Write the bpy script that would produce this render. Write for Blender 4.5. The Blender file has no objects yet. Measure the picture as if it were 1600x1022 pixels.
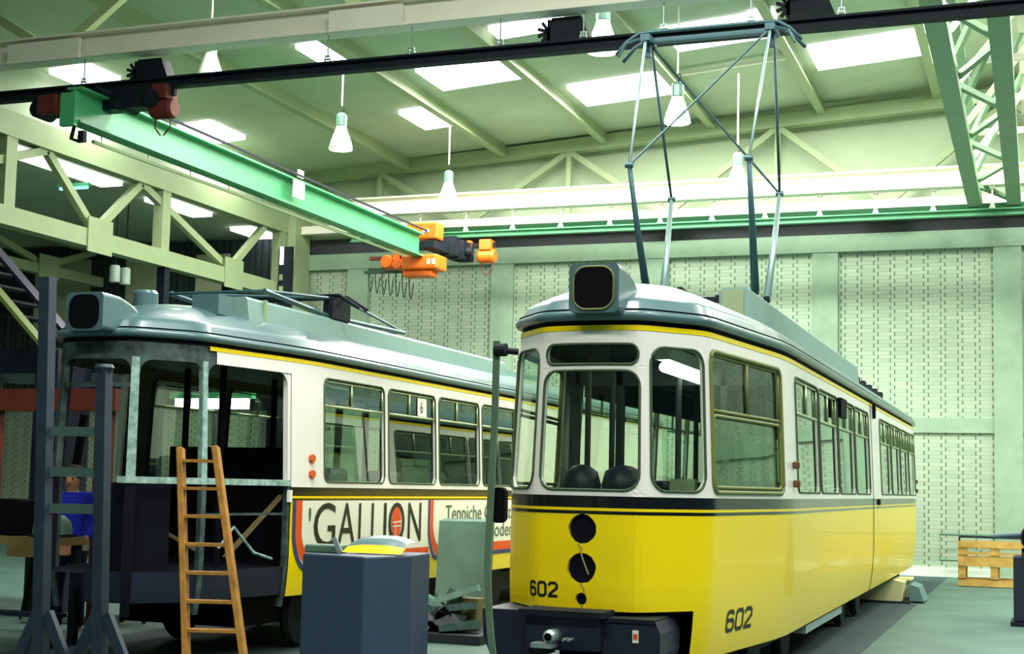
import bpy, math, random
from mathutils import Vector, Matrix
random.seed(7)
PI = math.pi
sc = bpy.context.scene
col = sc.collection

# ---------------------------------------------------------------- camera
def make_camera():
    yaw, pit, rol, H, f, cy = 0.35483, 0.08824, 0.0226, 1.75, 2223.1, 562.8
    fw = Vector((-math.sin(yaw)*math.cos(pit), math.cos(yaw)*math.cos(pit), math.sin(pit)))
    r0 = Vector((math.cos(yaw), math.sin(yaw), 0)); u0 = r0.cross(fw)
    r = r0*math.cos(rol) + u0*math.sin(rol); u = r.cross(fw)
    cam = bpy.data.cameras.new('camera'); o = bpy.data.objects.new('camera', cam); col.objects.link(o)
    cam.sensor_fit = 'HORIZONTAL'; cam.sensor_width = 36; cam.lens = f*36/1600
    cam.shift_x = 0; cam.shift_y = (cy-511)/1600
    cam.clip_start = .1; cam.clip_end = 200
    m = Matrix((( r.x, u.x, -fw.x, 0), (r.y, u.y, -fw.y, 0), (r.z, u.z, -fw.z, H), (0, 0, 0, 1)))
    o.matrix_world = m
    sc.camera = o
make_camera()

# ---------------------------------------------------------------- light
sc.view_settings.view_transform = 'Standard'
sc.view_settings.look = 'None'
sc.view_settings.gamma = 1
sc.view_settings.exposure = 0.28
w = bpy.data.worlds.new('world'); sc.world = w; w.use_nodes = True
w.node_tree.nodes['Background'].inputs[0].default_value = (.20, .36, .42, 1)
w.node_tree.nodes['Background'].inputs[1].default_value = .24

def area(name, loc, sx, sy, power, color=(1, 1, .94), rot=(0, 0, 0)):
    l = bpy.data.lights.new(name, 'AREA'); l.shape = 'RECTANGLE'; l.size = sx; l.size_y = sy
    l.energy = power; l.color = color
    o = bpy.data.objects.new(name, l); col.objects.link(o); o.location = loc; o.rotation_euler = rot
    return o
def ceil_z(x): return 10.876 + .07*x if x > -18.05 else 8.15
# daylight falling through the rows of skylights (those in view; unseen ones overhead placed to leave the left dark)
for xx, wx in ((-10.6, 1.9), (-8.2, 2.0), (-5.6, 1.8), (-3.0, 2.3), (2.5, 4.0), (8, 4.0)):
    for yy in ((26.6, 28.6, 19.0, 10.0, 1.0) if xx > -7 else (26.6, 28.6, 19.0)):
        area('skylight_daylight', (xx, yy, ceil_z(xx)-.22), wx, 1.3, (210 if yy > 28 else 330) if xx < 0 else 430)
for xx in (-17.5, -12.6):
    for yy in (23.4, 28.4):
        area('skylight_daylight', (xx, yy, ceil_z(xx)-.22), .8, 1.2, 110)

# ---------------------------------------------------------------- materials
def lin(c):
    return tuple((v/255/12.92 if v/255 <= .04045 else ((v/255+.055)/1.055)**2.4) for v in c) + (1,)
MATS = {}
def mat(name, c, rough=.6, metal=0, var=.0, scale=3, bump=0, spec=.5, c2=None, coat=0):
    if name in MATS: return MATS[name]
    m = bpy.data.materials.new(name); m.use_nodes = True; nt = m.node_tree; b = nt.nodes['Principled BSDF']
    b.inputs['Base Color'].default_value = lin(c); b.inputs['Roughness'].default_value = rough
    b.inputs['Metallic'].default_value = metal; b.inputs['Specular IOR Level'].default_value = spec
    if coat: b.inputs['Coat Weight'].default_value = coat; b.inputs['Coat Roughness'].default_value = .04
    if var or c2:
        tc = nt.nodes.new('ShaderNodeTexCoord'); n = nt.nodes.new('ShaderNodeTexNoise')
        n.inputs['Scale'].default_value = scale; n.inputs['Detail'].default_value = 6; n.inputs['Roughness'].default_value = .65
        nt.links.new(tc.outputs['Object'], n.inputs['Vector'])
        r = nt.nodes.new('ShaderNodeValToRGB'); l0 = lin(c)
        r.color_ramp.elements[0].position = .32; r.color_ramp.elements[1].position = .68
        r.color_ramp.elements[0].color = lin(c2) if c2 else tuple(v*(1-var) for v in l0[:3]) + (1,)
        r.color_ramp.elements[1].color = l0 if c2 else tuple(min(1, v*(1+var)) for v in l0[:3]) + (1,)
        nt.links.new(n.outputs['Fac'], r.inputs['Fac']); nt.links.new(r.outputs['Color'], b.inputs['Base Color'])
        if bump:
            bp = nt.nodes.new('ShaderNodeBump'); bp.inputs['Strength'].default_value = bump; bp.inputs['Distance'].default_value = .02
            nt.links.new(n.outputs['Fac'], bp.inputs['Height']); nt.links.new(bp.outputs['Normal'], b.inputs['Normal'])
    MATS[name] = m; return m
def emis(name, c, s):
    if name in MATS: return MATS[name]
    m = bpy.data.materials.new(name); m.use_nodes = True; nt = m.node_tree; nt.nodes.remove(nt.nodes['Principled BSDF'])
    e = nt.nodes.new('ShaderNodeEmission'); e.inputs[0].default_value = lin(c); e.inputs[1].default_value = s
    nt.links.new(e.outputs[0], nt.nodes['Material Output'].inputs[0]); MATS[name] = m; return m
def glass(name, tint, gloss, fk=1.0):
    m = bpy.data.materials.new(name); m.use_nodes = True; nt = m.node_tree; nt.nodes.remove(nt.nodes['Principled BSDF'])
    t = nt.nodes.new('ShaderNodeBsdfTransparent'); t.inputs[0].default_value = lin(tint)
    g = nt.nodes.new('ShaderNodeBsdfGlossy'); g.inputs['Roughness'].default_value = .02; g.inputs[0].default_value = lin((235, 250, 240))
    lw = nt.nodes.new('ShaderNodeLayerWeight'); fr = nt.nodes.new('ShaderNodeMath'); fr.operation = 'POWER'; fr.inputs[1].default_value = 4; nt.links.new(lw.outputs['Facing'], fr.inputs[0])
    mx = nt.nodes.new('ShaderNodeMath'); mx.operation = 'MULTIPLY_ADD'; mx.inputs[1].default_value = fk; mx.inputs[2].default_value = gloss
    ms = nt.nodes.new('ShaderNodeMixShader')
    nt.links.new(fr.outputs[0], mx.inputs[0]); mx.use_clamp = True; nt.links.new(mx.outputs[0], ms.inputs[0])
    nt.links.new(t.outputs[0], ms.inputs[1]); nt.links.new(g.outputs[0], ms.inputs[2])
    nt.links.new(ms.outputs[0], nt.nodes['Material Output'].inputs[0]); MATS[name] = m; return m
def brick_mat():
    m = bpy.data.materials.new('painted_brick'); m.use_nodes = True; nt = m.node_tree; b = nt.nodes['Principled BSDF']
    b.inputs['Roughness'].default_value = .8
    tc = nt.nodes.new('ShaderNodeTexCoord'); sp = nt.nodes.new('ShaderNodeSeparateXYZ'); cb = nt.nodes.new('ShaderNodeCombineXYZ')
    ad = nt.nodes.new('ShaderNodeMath'); ad.operation = 'ADD'
    nt.links.new(tc.outputs['Object'], sp.inputs[0]); nt.links.new(sp.outputs[0], ad.inputs[0]); nt.links.new(sp.outputs[1], ad.inputs[1])
    nt.links.new(ad.outputs[0], cb.inputs[0]); nt.links.new(sp.outputs[2], cb.inputs[1])
    def mth(op, x, y=None):
        q = nt.nodes.new('ShaderNodeMath'); q.operation = op
        for i, v in enumerate((x, y)):
            if v is None: continue
            if isinstance(v, (int, float)): q.inputs[i].default_value = v
            else: nt.links.new(v, q.inputs[i])
        return q.outputs[0]
    zz = mth('DIVIDE', sp.outputs[2], .085); row = mth('FLOOR', zz)
    xs = mth('ADD', mth('DIVIDE', ad.outputs[0], .36), mth('MULTIPLY', mth('MODULO', row, 2), .26))
    vj = mth('LESS_THAN', mth('FRACT', xs), .07); hj = mth('LESS_THAN', mth('FRACT', zz), .16)
    wn = nt.nodes.new('ShaderNodeTexWhiteNoise'); wn.noise_dimensions = '2D'
    c2 = nt.nodes.new('ShaderNodeCombineXYZ'); nt.links.new(mth('FLOOR', xs), c2.inputs[0]); nt.links.new(row, c2.inputs[1]); nt.links.new(c2.outputs[0], wn.inputs['Vector'])
    def mix(f, x, y):
        q = nt.nodes.new('ShaderNodeMixRGB'); nt.links.new(f, q.inputs[0])
        for i, v in ((1, x), (2, y)):
            if isinstance(v, tuple): q.inputs[i].default_value = lin(v)
            else: nt.links.new(v, q.inputs[i])
        return q.outputs[0]
    brick = mix(wn.outputs['Value'], (170, 186, 160), (154, 176, 150))
    brick = mix(hj, brick, (142, 164, 140)); brick = mix(vj, brick, (74, 102, 84))
    n = nt.nodes.new('ShaderNodeTexNoise'); n.inputs['Scale'].default_value = .5; n.inputs['Detail'].default_value = 5
    nt.links.new(tc.outputs['Object'], n.inputs['Vector'])
    mr = nt.nodes.new('ShaderNodeMapRange'); mr.inputs[1].default_value = .3; mr.inputs[2].default_value = .7; mr.inputs[3].default_value = .82; mr.inputs[4].default_value = 1.05
    nt.links.new(n.outputs['Fac'], mr.inputs[0])
    mu = nt.nodes.new('ShaderNodeMixRGB'); mu.blend_type = 'MULTIPLY'; mu.inputs[0].default_value = 1
    nt.links.new(brick, mu.inputs[1]); nt.links.new(mr.outputs[0], mu.inputs[2]); nt.links.new(mu.outputs[0], b.inputs['Base Color'])
    MATS['painted_brick'] = m; return m

BRICK = brick_mat()
CONC = mat('wall_concrete', (138, 164, 138), .85, var=.12, scale=1.5)
CEIL = mat('ceiling_panel', (172, 188, 160), .9, var=.10, scale=.7)
FLOOR = mat('floor_concrete', (80, 112, 98), .65, scale=.9, c2=(58, 90, 82), bump=.1)
TRACK = mat('track_asphalt', (44, 66, 68), .8, var=.25, scale=1.2, bump=.2)
STEEL = mat('truss_paint', (146, 164, 122), .55, var=.06, scale=2)
CREAM = mat('beam_paint', (240, 238, 218), .5, var=.03, scale=2)
GREEN = mat('crane_green', (76, 172, 114), .4, var=.08, scale=2)
RGREEN = mat('runway_green', (70, 140, 96), .5, var=.1, scale=2)
DARK = mat('dark_steel', (16, 26, 34), .65, spec=.25, var=.2, scale=5)
BLACK = mat('black_rubber', (5, 7, 14), .7, spec=.12)
NAVY = mat('navy_paint', (18, 26, 48), .5, var=.15, scale=5)
RACKP = mat('rack_paint', (34, 50, 66), .5, var=.2, scale=6)
ORANGE = mat('orange_paint', (240, 112, 22), .45, var=.12, scale=4)
REDOX = mat('red_oxide_paint', (96, 36, 22), .7, var=.2, scale=3)
GALV = mat('galvanised', (170, 190, 184), .4, .6, var=.2, scale=8)
WHITE = mat('white_enamel', (240, 240, 226), .35)
YEL = mat('tram_yellow', (252, 222, 4), .3, spec=.35, coat=.2)
WHT = mat('tram_cream', (246, 244, 234), .25, coat=.3)
BLK = mat('tram_black', (12, 16, 18), .2, coat=.3)
ROOF = mat('tram_roof_grey', (80, 112, 114), .32, var=.05, scale=2, coat=.3)
ROOFL = mat('roof_box_grey', (124, 158, 148), .5, var=.06, scale=3)
PRIMER = mat('bare_primer', (74, 98, 94), .7, c2=(24, 34, 38), scale=9)
BAREW = mat('scraped_steel', (172, 206, 192), .55, c2=(92, 124, 118), scale=14)
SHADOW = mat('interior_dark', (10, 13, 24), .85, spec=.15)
INT = mat('interior_lining', (70, 84, 74), .6)
SEAT = mat('seat_vinyl', (24, 30, 46), .5)
RUB = mat('window_rubber', (64, 86, 52), .6)
ALU = mat('aluminium', (176, 192, 150), .35, .6)
GLS = glass('window_glass', (234, 246, 234), .035, .6)
GLSD = glass('side_window_glass', (222, 236, 222), .09, 1.1)
WOODY = mat('ladder_wood', (190, 136, 44), .65, c2=(140, 92, 30), scale=9)
PALW = mat('pallet_wood', (216, 178, 92), .75, c2=(176, 138, 66), scale=7)
LIT = emis('skylight_pane', (255, 252, 255), 3.2)
TUBE = emis('fluorescent_tube', (255, 255, 255), 5)
BULB = emis('lamp_bulb', (255, 255, 245), 4)
CABM = mat('cabinet_paint', (48, 66, 86), .5, var=.08, scale=4)
SHEETM = mat('sheet_green_grey', (84, 120, 100), .55, var=.2, scale=2)
RED = mat('sign_red', (232, 84, 24), .5)
BLUE = mat('sign_blue', (44, 56, 120), .5)
INK = mat('sign_black', (16, 24, 20), .5)
GINK = mat('sign_grey_green', (74, 100, 76), .5)
SIGNW = mat('sign_white', (242, 244, 226), .4)
SKIN = mat('skin', (196, 140, 100), .6)
COAT = mat('blue_work_cloth', (24, 40, 190), .85)
TROU = mat('navy_work_cloth', (22, 26, 70), .85)
HAIRM = mat('hair_brown', (46, 34, 24), .8)

# ---------------------------------------------------------------- mesh helpers
def V(*a): return Vector(a)
class MB:
    def __init__(s): s.v = []; s.f = []
    def add(s, vs, fs):
        o = len(s.v); s.v += [tuple(v) for v in vs]; s.f += [tuple(i+o for i in f) for f in fs]; return s
    def box(s, c, d, rot=None):
        vs = []
        for x in (-.5, .5):
            for y in (-.5, .5):
                for z in (-.5, .5):
                    p = V(x*d[0], y*d[1], z*d[2])
                    if rot: p = rot @ p
                    vs.append(p + V(*c))
        return s.add(vs, [(0, 1, 3, 2), (4, 6, 7, 5), (0, 4, 5, 1), (2, 3, 7, 6), (0, 2, 6, 4), (1, 5, 7, 3)])
    def bx(s, x0, x1, y0, y1, z0, z1):
        return s.box(((x0+x1)/2, (y0+y1)/2, (z0+z1)/2), (abs(x1-x0), abs(y1-y0), abs(z1-z0)))
    def bar(s, p0, p1, w, h, up=(0, 0, 1)):
        p0 = V(*p0); p1 = V(*p1); d = (p1-p0); L = d.length; d.normalize(); up = V(*up)
        if abs(d.dot(up)) > .98: up = V(0, 1, 0)
        a = d.cross(up).normalized(); b = a.cross(d)
        R = Matrix((a, d, b)).transposed()
        return s.box((p0+p1)/2, (w, L, h), R)
    def tube(s, pts, r, n=8, cap=True):
        pts = [V(*p) for p in pts]; rings = []
        for i, p in enumerate(pts):
            d = (pts[min(i+1, len(pts)-1)] - pts[max(i-1, 0)]).normalized()
            up = V(0, 0, 1) if abs(d.z) < .95 else V(0, 1, 0)
            a = d.cross(up).normalized(); b = a.cross(d)
            rr = r[i] if isinstance(r, (list, tuple)) else r
            rings.append([p + a*rr*math.cos(2*PI*k/n) + b*rr*math.sin(2*PI*k/n) for k in range(n)])
        fs = []
        for i in range(len(pts)-1):
            for k in range(n): fs.append((i*n+k, i*n+(k+1) % n, (i+1)*n+(k+1) % n, (i+1)*n+k))
        if cap: fs += [tuple(range(n-1, -1, -1)), tuple((len(pts)-1)*n+k for k in range(n))]
        return s.add([p for q in rings for p in q], fs)
    def lathe(s, prof, c=(0, 0, 0), n=20, axis='z'):
        vs = []; fs = []
        for r, z in prof:
            for k in range(n):
                x, y = r*math.cos(2*PI*k/n), r*math.sin(2*PI*k/n)
                p = (x, y, z) if axis == 'z' else ((z, x, y) if axis == 'x' else (x, z, y))
                vs.append((p[0]+c[0], p[1]+c[1], p[2]+c[2]))
        for i in range(len(prof)-1):
            for k in range(n): fs.append((i*n+k, i*n+(k+1) % n, (i+1)*n+(k+1) % n, (i+1)*n+k))
        return s.add(vs, fs)
    def grid(s, fn, us, vs_):
        nu, nv = len(us), len(vs_)
        return s.add([fn(u, v) for u in us for v in vs_],
                     [(i*nv+j, (i+1)*nv+j, (i+1)*nv+j+1, i*nv+j+1) for i in range(nu-1) for j in range(nv-1)])
    def prism(s, poly, fn, d0, d1):
        # poly in 2-D, fn(a, b, depth) -> point
        n = len(poly)
        return s.add([fn(a, b, d0) for a, b in poly] + [fn(a, b, d1) for a, b in poly],
                     [tuple(range(n)), tuple(range(2*n-1, n-1, -1))] + [(i, i+n, (i+1) % n + n, (i+1) % n) for i in range(n)])
    def ibeam(s, p0, p1, w, h, t=.03, up=(0, 0, 1)):
        p0 = V(*p0); p1 = V(*p1); d = (p1-p0).normalized(); u = V(*up); a = d.cross(u).normalized(); b = a.cross(d)
        s.bar(p0+b*(h/2-t/2), p1+b*(h/2-t/2), w, t, up); s.bar(p0-b*(h/2-t/2), p1-b*(h/2-t/2), w, t, up)
        return s.bar(p0, p1, t, h-2*t+.002, up)
    def build(s, name, m, parent=None, smooth=False, bev=0, local=False, label=None):
        me = bpy.data.meshes.new(name)
        off = V(0, 0, 0)
        if parent and not local:
            q = parent
            while q: off += q.location; q = q.parent
        me.from_pydata([tuple(V(*v)-off) for v in s.v], [], s.f); me.update()
        import bmesh
        b = bmesh.new(); b.from_mesh(me); bmesh.ops.recalc_face_normals(b, faces=b.faces); b.to_mesh(me); b.free()
        if smooth:
            for p in me.polygons: p.use_smooth = True
        me.materials.append(m)
        o = bpy.data.objects.new(name, me); col.objects.link(o)
        if parent: o.parent = parent
        if bev:
            md = o.modifiers.new('bevel', 'BEVEL'); md.width = bev; md.segments = 2; md.limit_method = 'ANGLE'
        if label: o['label'] = label
        return o
def tag(o, label, cat, group=None, kind=None):
    o['label'] = label; o['category'] = cat
    if group: o['group'] = group
    if kind: o['kind'] = kind
    return o
def thing(name, loc, label, cat, group=None):
    o = bpy.data.objects.new(name, None); col.objects.link(o); o.location = loc; o.empty_display_size = .2
    return tag(o, label, cat, group)
def struct(o): o['kind'] = 'structure'; return o
def copy_tree(o, parent=None):
    c = o.copy(); col.objects.link(c)
    if parent: c.parent = parent
    for ch in list(o.children): copy_tree(ch, c)
    return c
def frange(a, b, n): return [a+(b-a)*i/n for i in range(n+1)]

# ================================================================ THE HALL
WY = 32.5
XL, XR, YN = -31.0, 12.0, -9.0
m = MB().bx(XL, XR, YN, WY+.3, -.3, 0); struct(m.build('floor', FLOOR))
m = MB().bx(-4.95, -1.85, YN, WY-.35, 0.0, .006); struct(m.build('floor_track_bed', TRACK))
m = MB().bx(-9.6, -6.6, YN, WY-.35, 0.0, .006); struct(m.build('floor_track_bed', TRACK))
m = MB()
for x in (-18,):
    pass
c = MB()
c.add([(-18, YN, 9.616), (XR, YN, ceil_z(XR)), (XR, WY+.3, ceil_z(XR)), (-18, WY+.3, 9.616), (XL, YN, 8.15), (XL, WY+.3, 8.15),
       (-18, YN, 9.816), (XR, YN, ceil_z(XR)+.2), (XR, WY+.3, ceil_z(XR)+.2), (-18, WY+.3, 9.816), (XL, YN, 9.8), (XL, WY+.3, 9.8), (-18.2, YN, 8.15), (-18.2, WY+.3, 8.15), (-18.2, YN, 9.616), (-18.2, WY+.3, 9.616)],
      [(0, 1, 2, 3), (12, 13, 5, 4), (6, 9, 8, 7), (6, 10, 11, 9), (0, 6, 7, 1), (1, 7, 8, 2), (2, 8, 9, 3), (4, 5, 11, 10), (12, 14, 15, 13), (14, 0, 3, 15), (13, 15, 3, 9, 11, 5), (12, 4, 10, 6, 0, 14)])
struct(c.build('ceiling', CEIL))
m = MB().bx(XL, XR, WY, WY+.3, 0, 12); struct(m.build('wall_far', BRICK))
m = MB().bx(-18.2, XR, WY-.04, WY, 7.98, 9.6); m.prism([(-18.2, 7.98), (XR, 7.98), (XR, ceil_z(XR)), (-18, ceil_z(-17.99)), (-18.2, 9.55)], lambda a, b, d: (a, d, b), WY-.06, WY-.02); struct(m.build('wall_far_upper', mat('upper_plaster', (170, 186, 154), .85, var=.06, scale=1)))
m = MB().bx(XL-.3, XL, YN, WY, 0, 11); struct(m.build('wall_left', BRICK))
m = MB().bx(XL, -4.5, YN-.3, YN, 0, 11); struct(m.build('wall_near_block', BRICK))  # unseen wall added behind the camera to keep light off the left side
k = 1
for x0 in (-16.55, -12.6, -8.7, -4.78, -.87, 3.1):
    m = MB().bx(x0, x0+.58, WY-.1, WY, .0, 7.2); struct(m.build('trim_%d' % k, CONC)); k += 1
m = MB().bx(-18.2, XR, WY-.12, WY, 7.19, 7.59); struct(m.build('trim_%d' % k, CONC)); k += 1
m = MB().bx(-18.2, XR, WY-.05, WY, 3.12, 3.45); struct(m.build('trim_%d' % k, CONC)); k += 1
m = MB().bx(-18.2, XR, WY-.09, WY, 7.59, 7.98); struct(m.build('trim_%d' % k, mat('runway_shade', (20, 28, 34), .5))); k += 1  # dark band painted where the crane runway shades the wall
m = MB().bx(-18.2, XR, WY-.06, WY, 0, .2); struct(m.build('baseboard_far', mat('base_white', (216, 230, 212), .6)))

m = MB()
for i in range(64): m.bx(XL+.2*i, XL+.2*i+.12, WY-.10-.03*(i % 2), WY-.06, 3.6, 8.1)
m.bx(XL, -18.2, WY-.07, WY-.01, 3.6, 8.1); struct(m.build('wall_far_cladding', mat('cladding', (40, 56, 56), .7, var=.25, scale=.4)))
for i, (x0, x1) in enumerate(((-26.2, -24.4), (-23.2, -22.2), (-21.0, -20.0))):
    m = MB().bx(x0, x1, WY-.22, WY-.14, 5.6, 7.7); struct(m.build('trim_%d' % k, mat('lit_panel', (176, 184, 146), .7, var=.1))); k += 1  # pale boards paint in the stretches where light falls on the cladding

# skylights: (x0, x1, y0, y1)
sky = [(-17.95, -17.05, 22.2, 23.25), (-17.95, -17.1, 26.6, 28.1), (-13.05, -12.22, 23.1, 24.2), (-13.15, -12.25, 27.95, 29.4),
       (-11.62, -9.68, 25.4, 26.85), (-9.45, -8.05, 23.85, 24.4), (-9.26, -7.2, 27.95, 29.4), (-6.55, -4.72, 25.4, 26.7), (-4.2, -1.88, 27.75, 29.25),
       (-4.9, -4.46, 25.25, 25.8), (-19.15, -18.6, 21.8, 25.6), (-19.15, -18.6, 27.2, 29.2), (-19.2, -18.6, 31.0, 32.3)]
for xx, wx in ((-10.65, 1.95), (-8.2, 2.0), (-5.65, 1.85), (-3.0, 2.3), (2.5, 4.0), (8, 4.0)):
    for yy in ((19.0, 10.0, 1.0) if xx > -7 else (19.0,)): sky.append((xx-wx/2, xx+wx/2, yy-.65, yy+.65))
for i, (x0, x1, y0, y1) in enumerate(sky):
    m = MB()
    for dz in (-.05, -.13):
        pass
    z0, z1 = ceil_z(x0), ceil_z(x1)
    vs = [(x0, y0, z0-.1), (x1, y0, z1-.1), (x1, y1, z1-.1), (x0, y1, z0-.1), (x0, y0, z0+.03), (x1, y0, z1+.03), (x1, y1, z1+.03), (x0, y1, z0+.03)]
    m.add(vs, [(0, 1, 2, 3), (7, 6, 5, 4), (0, 4, 5, 1), (1, 5, 6, 2), (2, 6, 7, 3), (3, 7, 4, 0)])
    struct(m.build('window_%d' % (i+1), LIT))

# purlins: tee bars hung under the ceiling, running away from the camera
for x in (-14.68, -12.12, -9.58, -7.0, -4.5, -2.0):
    z = ceil_z(x)
    m = MB().bx(x-.02, x+.02, 17.9, 31.95, z-.26, z-.0); m.bx(x-.09, x+.09, 17.9, 31.95, z-.30, z-.26)
    tag(m.build('roof_purlin', STEEL), 'cream green steel roof purlin running under the ceiling towards the far wall', 'roof beam', 'purlins under the ceiling')
m = MB()
for yy in (22.0, 26.95):
    pass

m = MB().bar((-6.93, 28.1, ceil_z(-6.93)-.1), (-4.57, 28.05, ceil_z(-4.57)-.1), .07, .07); tag(m.build('ceiling_conduit', CREAM), 'thin pale conduit under the ceiling between two purlins behind the pantograph', 'conduit')
# far roof truss
def top_z(x): return 10.25 + .053*(x+1.8)
t = thing('roof_truss', (-9, 32.0, 8.1), 'cream lattice roof truss in front of the far brick wall', 'truss')
m = MB().bar((-18, 32.0, top_z(-18)+.12), (4, 32.0, top_z(4)+.12), .26, .3); m.build('top_chord', STEEL, t)
m = MB().bx(-18, 4, 31.9, 32.1, 8.05, 8.25); m.build('bottom_chord', CREAM, t)
for i in range(5):
    xb = -3.1-5.0*i+5
    xt = xb-2.4
    for a, b in (((xb, 32, 8.15), (xt, 32, top_z(xt))), ((xb-5.0, 32, 8.15), (xt, 32, top_z(xt)))):
        if b[0] < -17 or a[0] < -18: continue
        MB().bar(a, b, .12, .14).build('diagonal', STEEL, t)
    if xt > -17.5: MB().bar((xt, 32, 8.15), (xt, 32, top_z(xt)), .12, .14).build('post', STEEL, t)
    if xb > -17.9: MB().bx(xb-.5, xb+.5, 31.86, 31.9, 7.93, 8.1).build('gusset_plate', CREAM, t)

# white runway beams with hangers and hung crane runway rails
def runway(Y, zb, zt, rail_lo, rail_hi, hx, x0, x1, lab1, lab2, rm, plates=()):
    t = thing('runway_support_beam', ((x0+x1)/2, Y, zb), lab1, 'beam')
    m = MB().ibeam((x0, Y, (zb+zt)/2), (x1, Y, (zb+zt)/2), .3, zt-zb, .03)
    m.build('beam', CREAM, t)
    for a, b in plates:
        MB().bx(a, b, Y-.2, Y-.152, zb-.02, zt-.1).build('gusset_plate', CREAM, t)
    t = thing('crane_runway', ((x0+x1)/2, Y, rail_lo), lab2, 'crane rail')
    m = MB().ibeam((x0, Y, (rail_lo+rail_hi)/2), (x1, Y, (rail_lo+rail_hi)/2), .16, rail_hi-rail_lo, .03); m.build('rail', rm, t)
    for x in hx:
        if Y < 25:
            m = MB().tube([(x, Y, rail_hi+.06), (x, Y, zb+.01)], .011, 6); m.box((x, Y, rail_hi+.05), (.10, .05, .012)); m.bar((x-.045, Y, rail_hi), (x-.03, Y, rail_hi+.10), .014, .03); m.bar((x+.045, Y, rail_hi), (x+.03, Y, rail_hi+.10), .014, .03); m.box((x, Y, rail_hi+.10), (.08, .04, .014))
            m.build('hanger', GALV, t); continue
        m = MB().tube([(x, Y, rail_hi-.01), (x, Y, zb+.01)], .018, 6)
        m.add([(x-.07, Y-.03, rail_hi), (x+.07, Y-.03, rail_hi), (x+.02, Y-.02, rail_hi+.13), (x-.02, Y-.02, rail_hi+.13),
               (x-.07, Y+.03, rail_hi), (x+.07, Y+.03, rail_hi), (x+.02, Y+.02, rail_hi+.13), (x-.02, Y+.02, rail_hi+.13)],
              [(0, 1, 2, 3), (5, 4, 7, 6), (0, 4, 5, 1), (3, 2, 6, 7), (1, 5, 6, 2), (4, 0, 3, 7)])
        m.box((x, Y, zb-.03), (.12, .1, .06))
        m.build('hanger', CREAM if Y > 25 else DARK, t)
    return t
runway(30.5, 8.14, 8.57, 7.52, 7.66, [-13.7+1.17*i for i in range(12)], -15.5, 4,
       'bright white steel beam spanning in front of the far roof truss', 'green crane runway rail hanging under the far white beam', RGREEN)
MB()
nr = runway(17.25, 7.95, 8.33, 7.40, 7.56, [-13.3, -9.23, -7.95, -6.66, -5.5, -4.43, -3.31, -2.2], -17.8, 3,
       'cream steel beam crossing overhead in the foreground with white plates', 'dark crane runway rail crossing overhead in the foreground', DARK,
       ((-14.57, -13.27), (-9.13, -8.02), (-3.7, -2.6)))
m = MB().bx(-15.5, 4, 31.2, 31.32, 7.82, 7.92)
tag(m.build('cable_duct', RGREEN), 'thin green cable duct along the wall behind the far crane rail', 'duct')
# near truss above the near beam
t = thing('roof_truss', (-9, 17.7, 8.2), 'cream lattice roof truss overhead at the top left in the foreground', 'truss')
MB().bx(-18, 3, 17.62, 17.78, 8.3, 8.46).build('bottom_chord', STEEL, t)
MB().bar((-18, 17.7, top_z(-18)+.1), (3, 17.7, top_z(3)+.1), .2, .25).build('top_chord', STEEL, t)
for xb in (-14.2, -8.6, -3.1):
    MB().bar((xb-.25, 17.7, 8.4), (xb-2.1, 17.7, top_z(xb-2.1)), .13, .14).build('diagonal', STEEL, t)
    MB().bar((xb+.25, 17.7, 8.4), (xb+2.1, 17.7, top_z(xb+2.1)), .13, .14).build('diagonal', STEEL, t)

# longitudinal truss between the bays (left) and one further left
def long_truss(X, zb0, zb1, zt0, zt1, nodes, tops, y0, y1, label, m1, posts=()):
    t = thing('longitudinal_truss', (X, (y0+y1)/2, zb0), label, 'truss')
    MB().bx(X-.14, X+.14, y0, y1, zb0, zb1).build('bottom_chord', m1, t)
    MB().bx(X-.14, X+.14, y0, y1, zt0, zt1).build('top_chord', m1, t)
    for a, b in zip(tops, nodes):
        MB().bar((X, a, zt0), (X, b, zb1), .16, .14, (1, 0, 0)).build('diagonal', m1, t)
    for a, b in zip(tops[1:], nodes):
        MB().bar((X, a, zt0), (X, b, zb1), .16, .14, (1, 0, 0)).build('diagonal', m1, t)
    for b in nodes: MB().bx(X+.14, X+.17, b-.4, b+.4, zb0-.1, zb1+.25).build('gusset_plate', m1, t)
    for p in posts: MB().bx(X-.12, X+.12, p-.15, p+.15, zb1, zt0).build('post', m1, t)
    return t
long_truss(-18, 6.36, 6.72, 8.03, 8.5, [18.6, 23.9, 29.05], [16.2, 22.3, 25.4, 30.6], 8, 32.4,
           'yellow green longitudinal lattice truss on the left at the edge of the bay', STEEL, (21.2, 26.25, 31.4))
long_truss(-24, 6.9, 7.15, 7.8, 8.1, [24, 29.9], [21, 27, 31.9], 12, 32.2,
           'dim lattice truss further left behind the yellow green truss', STEEL)
for i, (yy, zz) in enumerate(((26.4, 0), (29.05, 0))):
    m = MB().bx(-18.1, -17.9, yy-.1, yy+.1, 0, 6.36)
    tag(m.build('support_post', DARK), ('dark steel post under the left truss, nearer the camera', 'dark steel post under the left truss, nearer the far wall')[i], 'post')
m = MB().bx(-18.2, -17.65, 31.6, 32.38, 0, 8.9); struct(m.build('trim_%d' % k, STEEL)); k += 1
t = thing('wall_fixture', (-17.65, 31.16, 6.1), 'dark upright cable tray with pale slots beside the left column at the far wall', 'cable tray')
MB().bx(-17.84, -17.46, 31.12, 31.2, 5.9, 7.6).build('tray', DARK, t)
MB().bx(-17.79, -17.70, 31.09, 31.12, 7.15, 7.6).build('slot', LIT, t)
MB().bx(-17.79, -17.70, 31.09, 31.12, 6.75, 6.9).build('slot', ALU, t)
MB().bx(-17.79, -17.68, 31.09, 31.12, 6.45, 6.6).build('slot', ALU, t)

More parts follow.
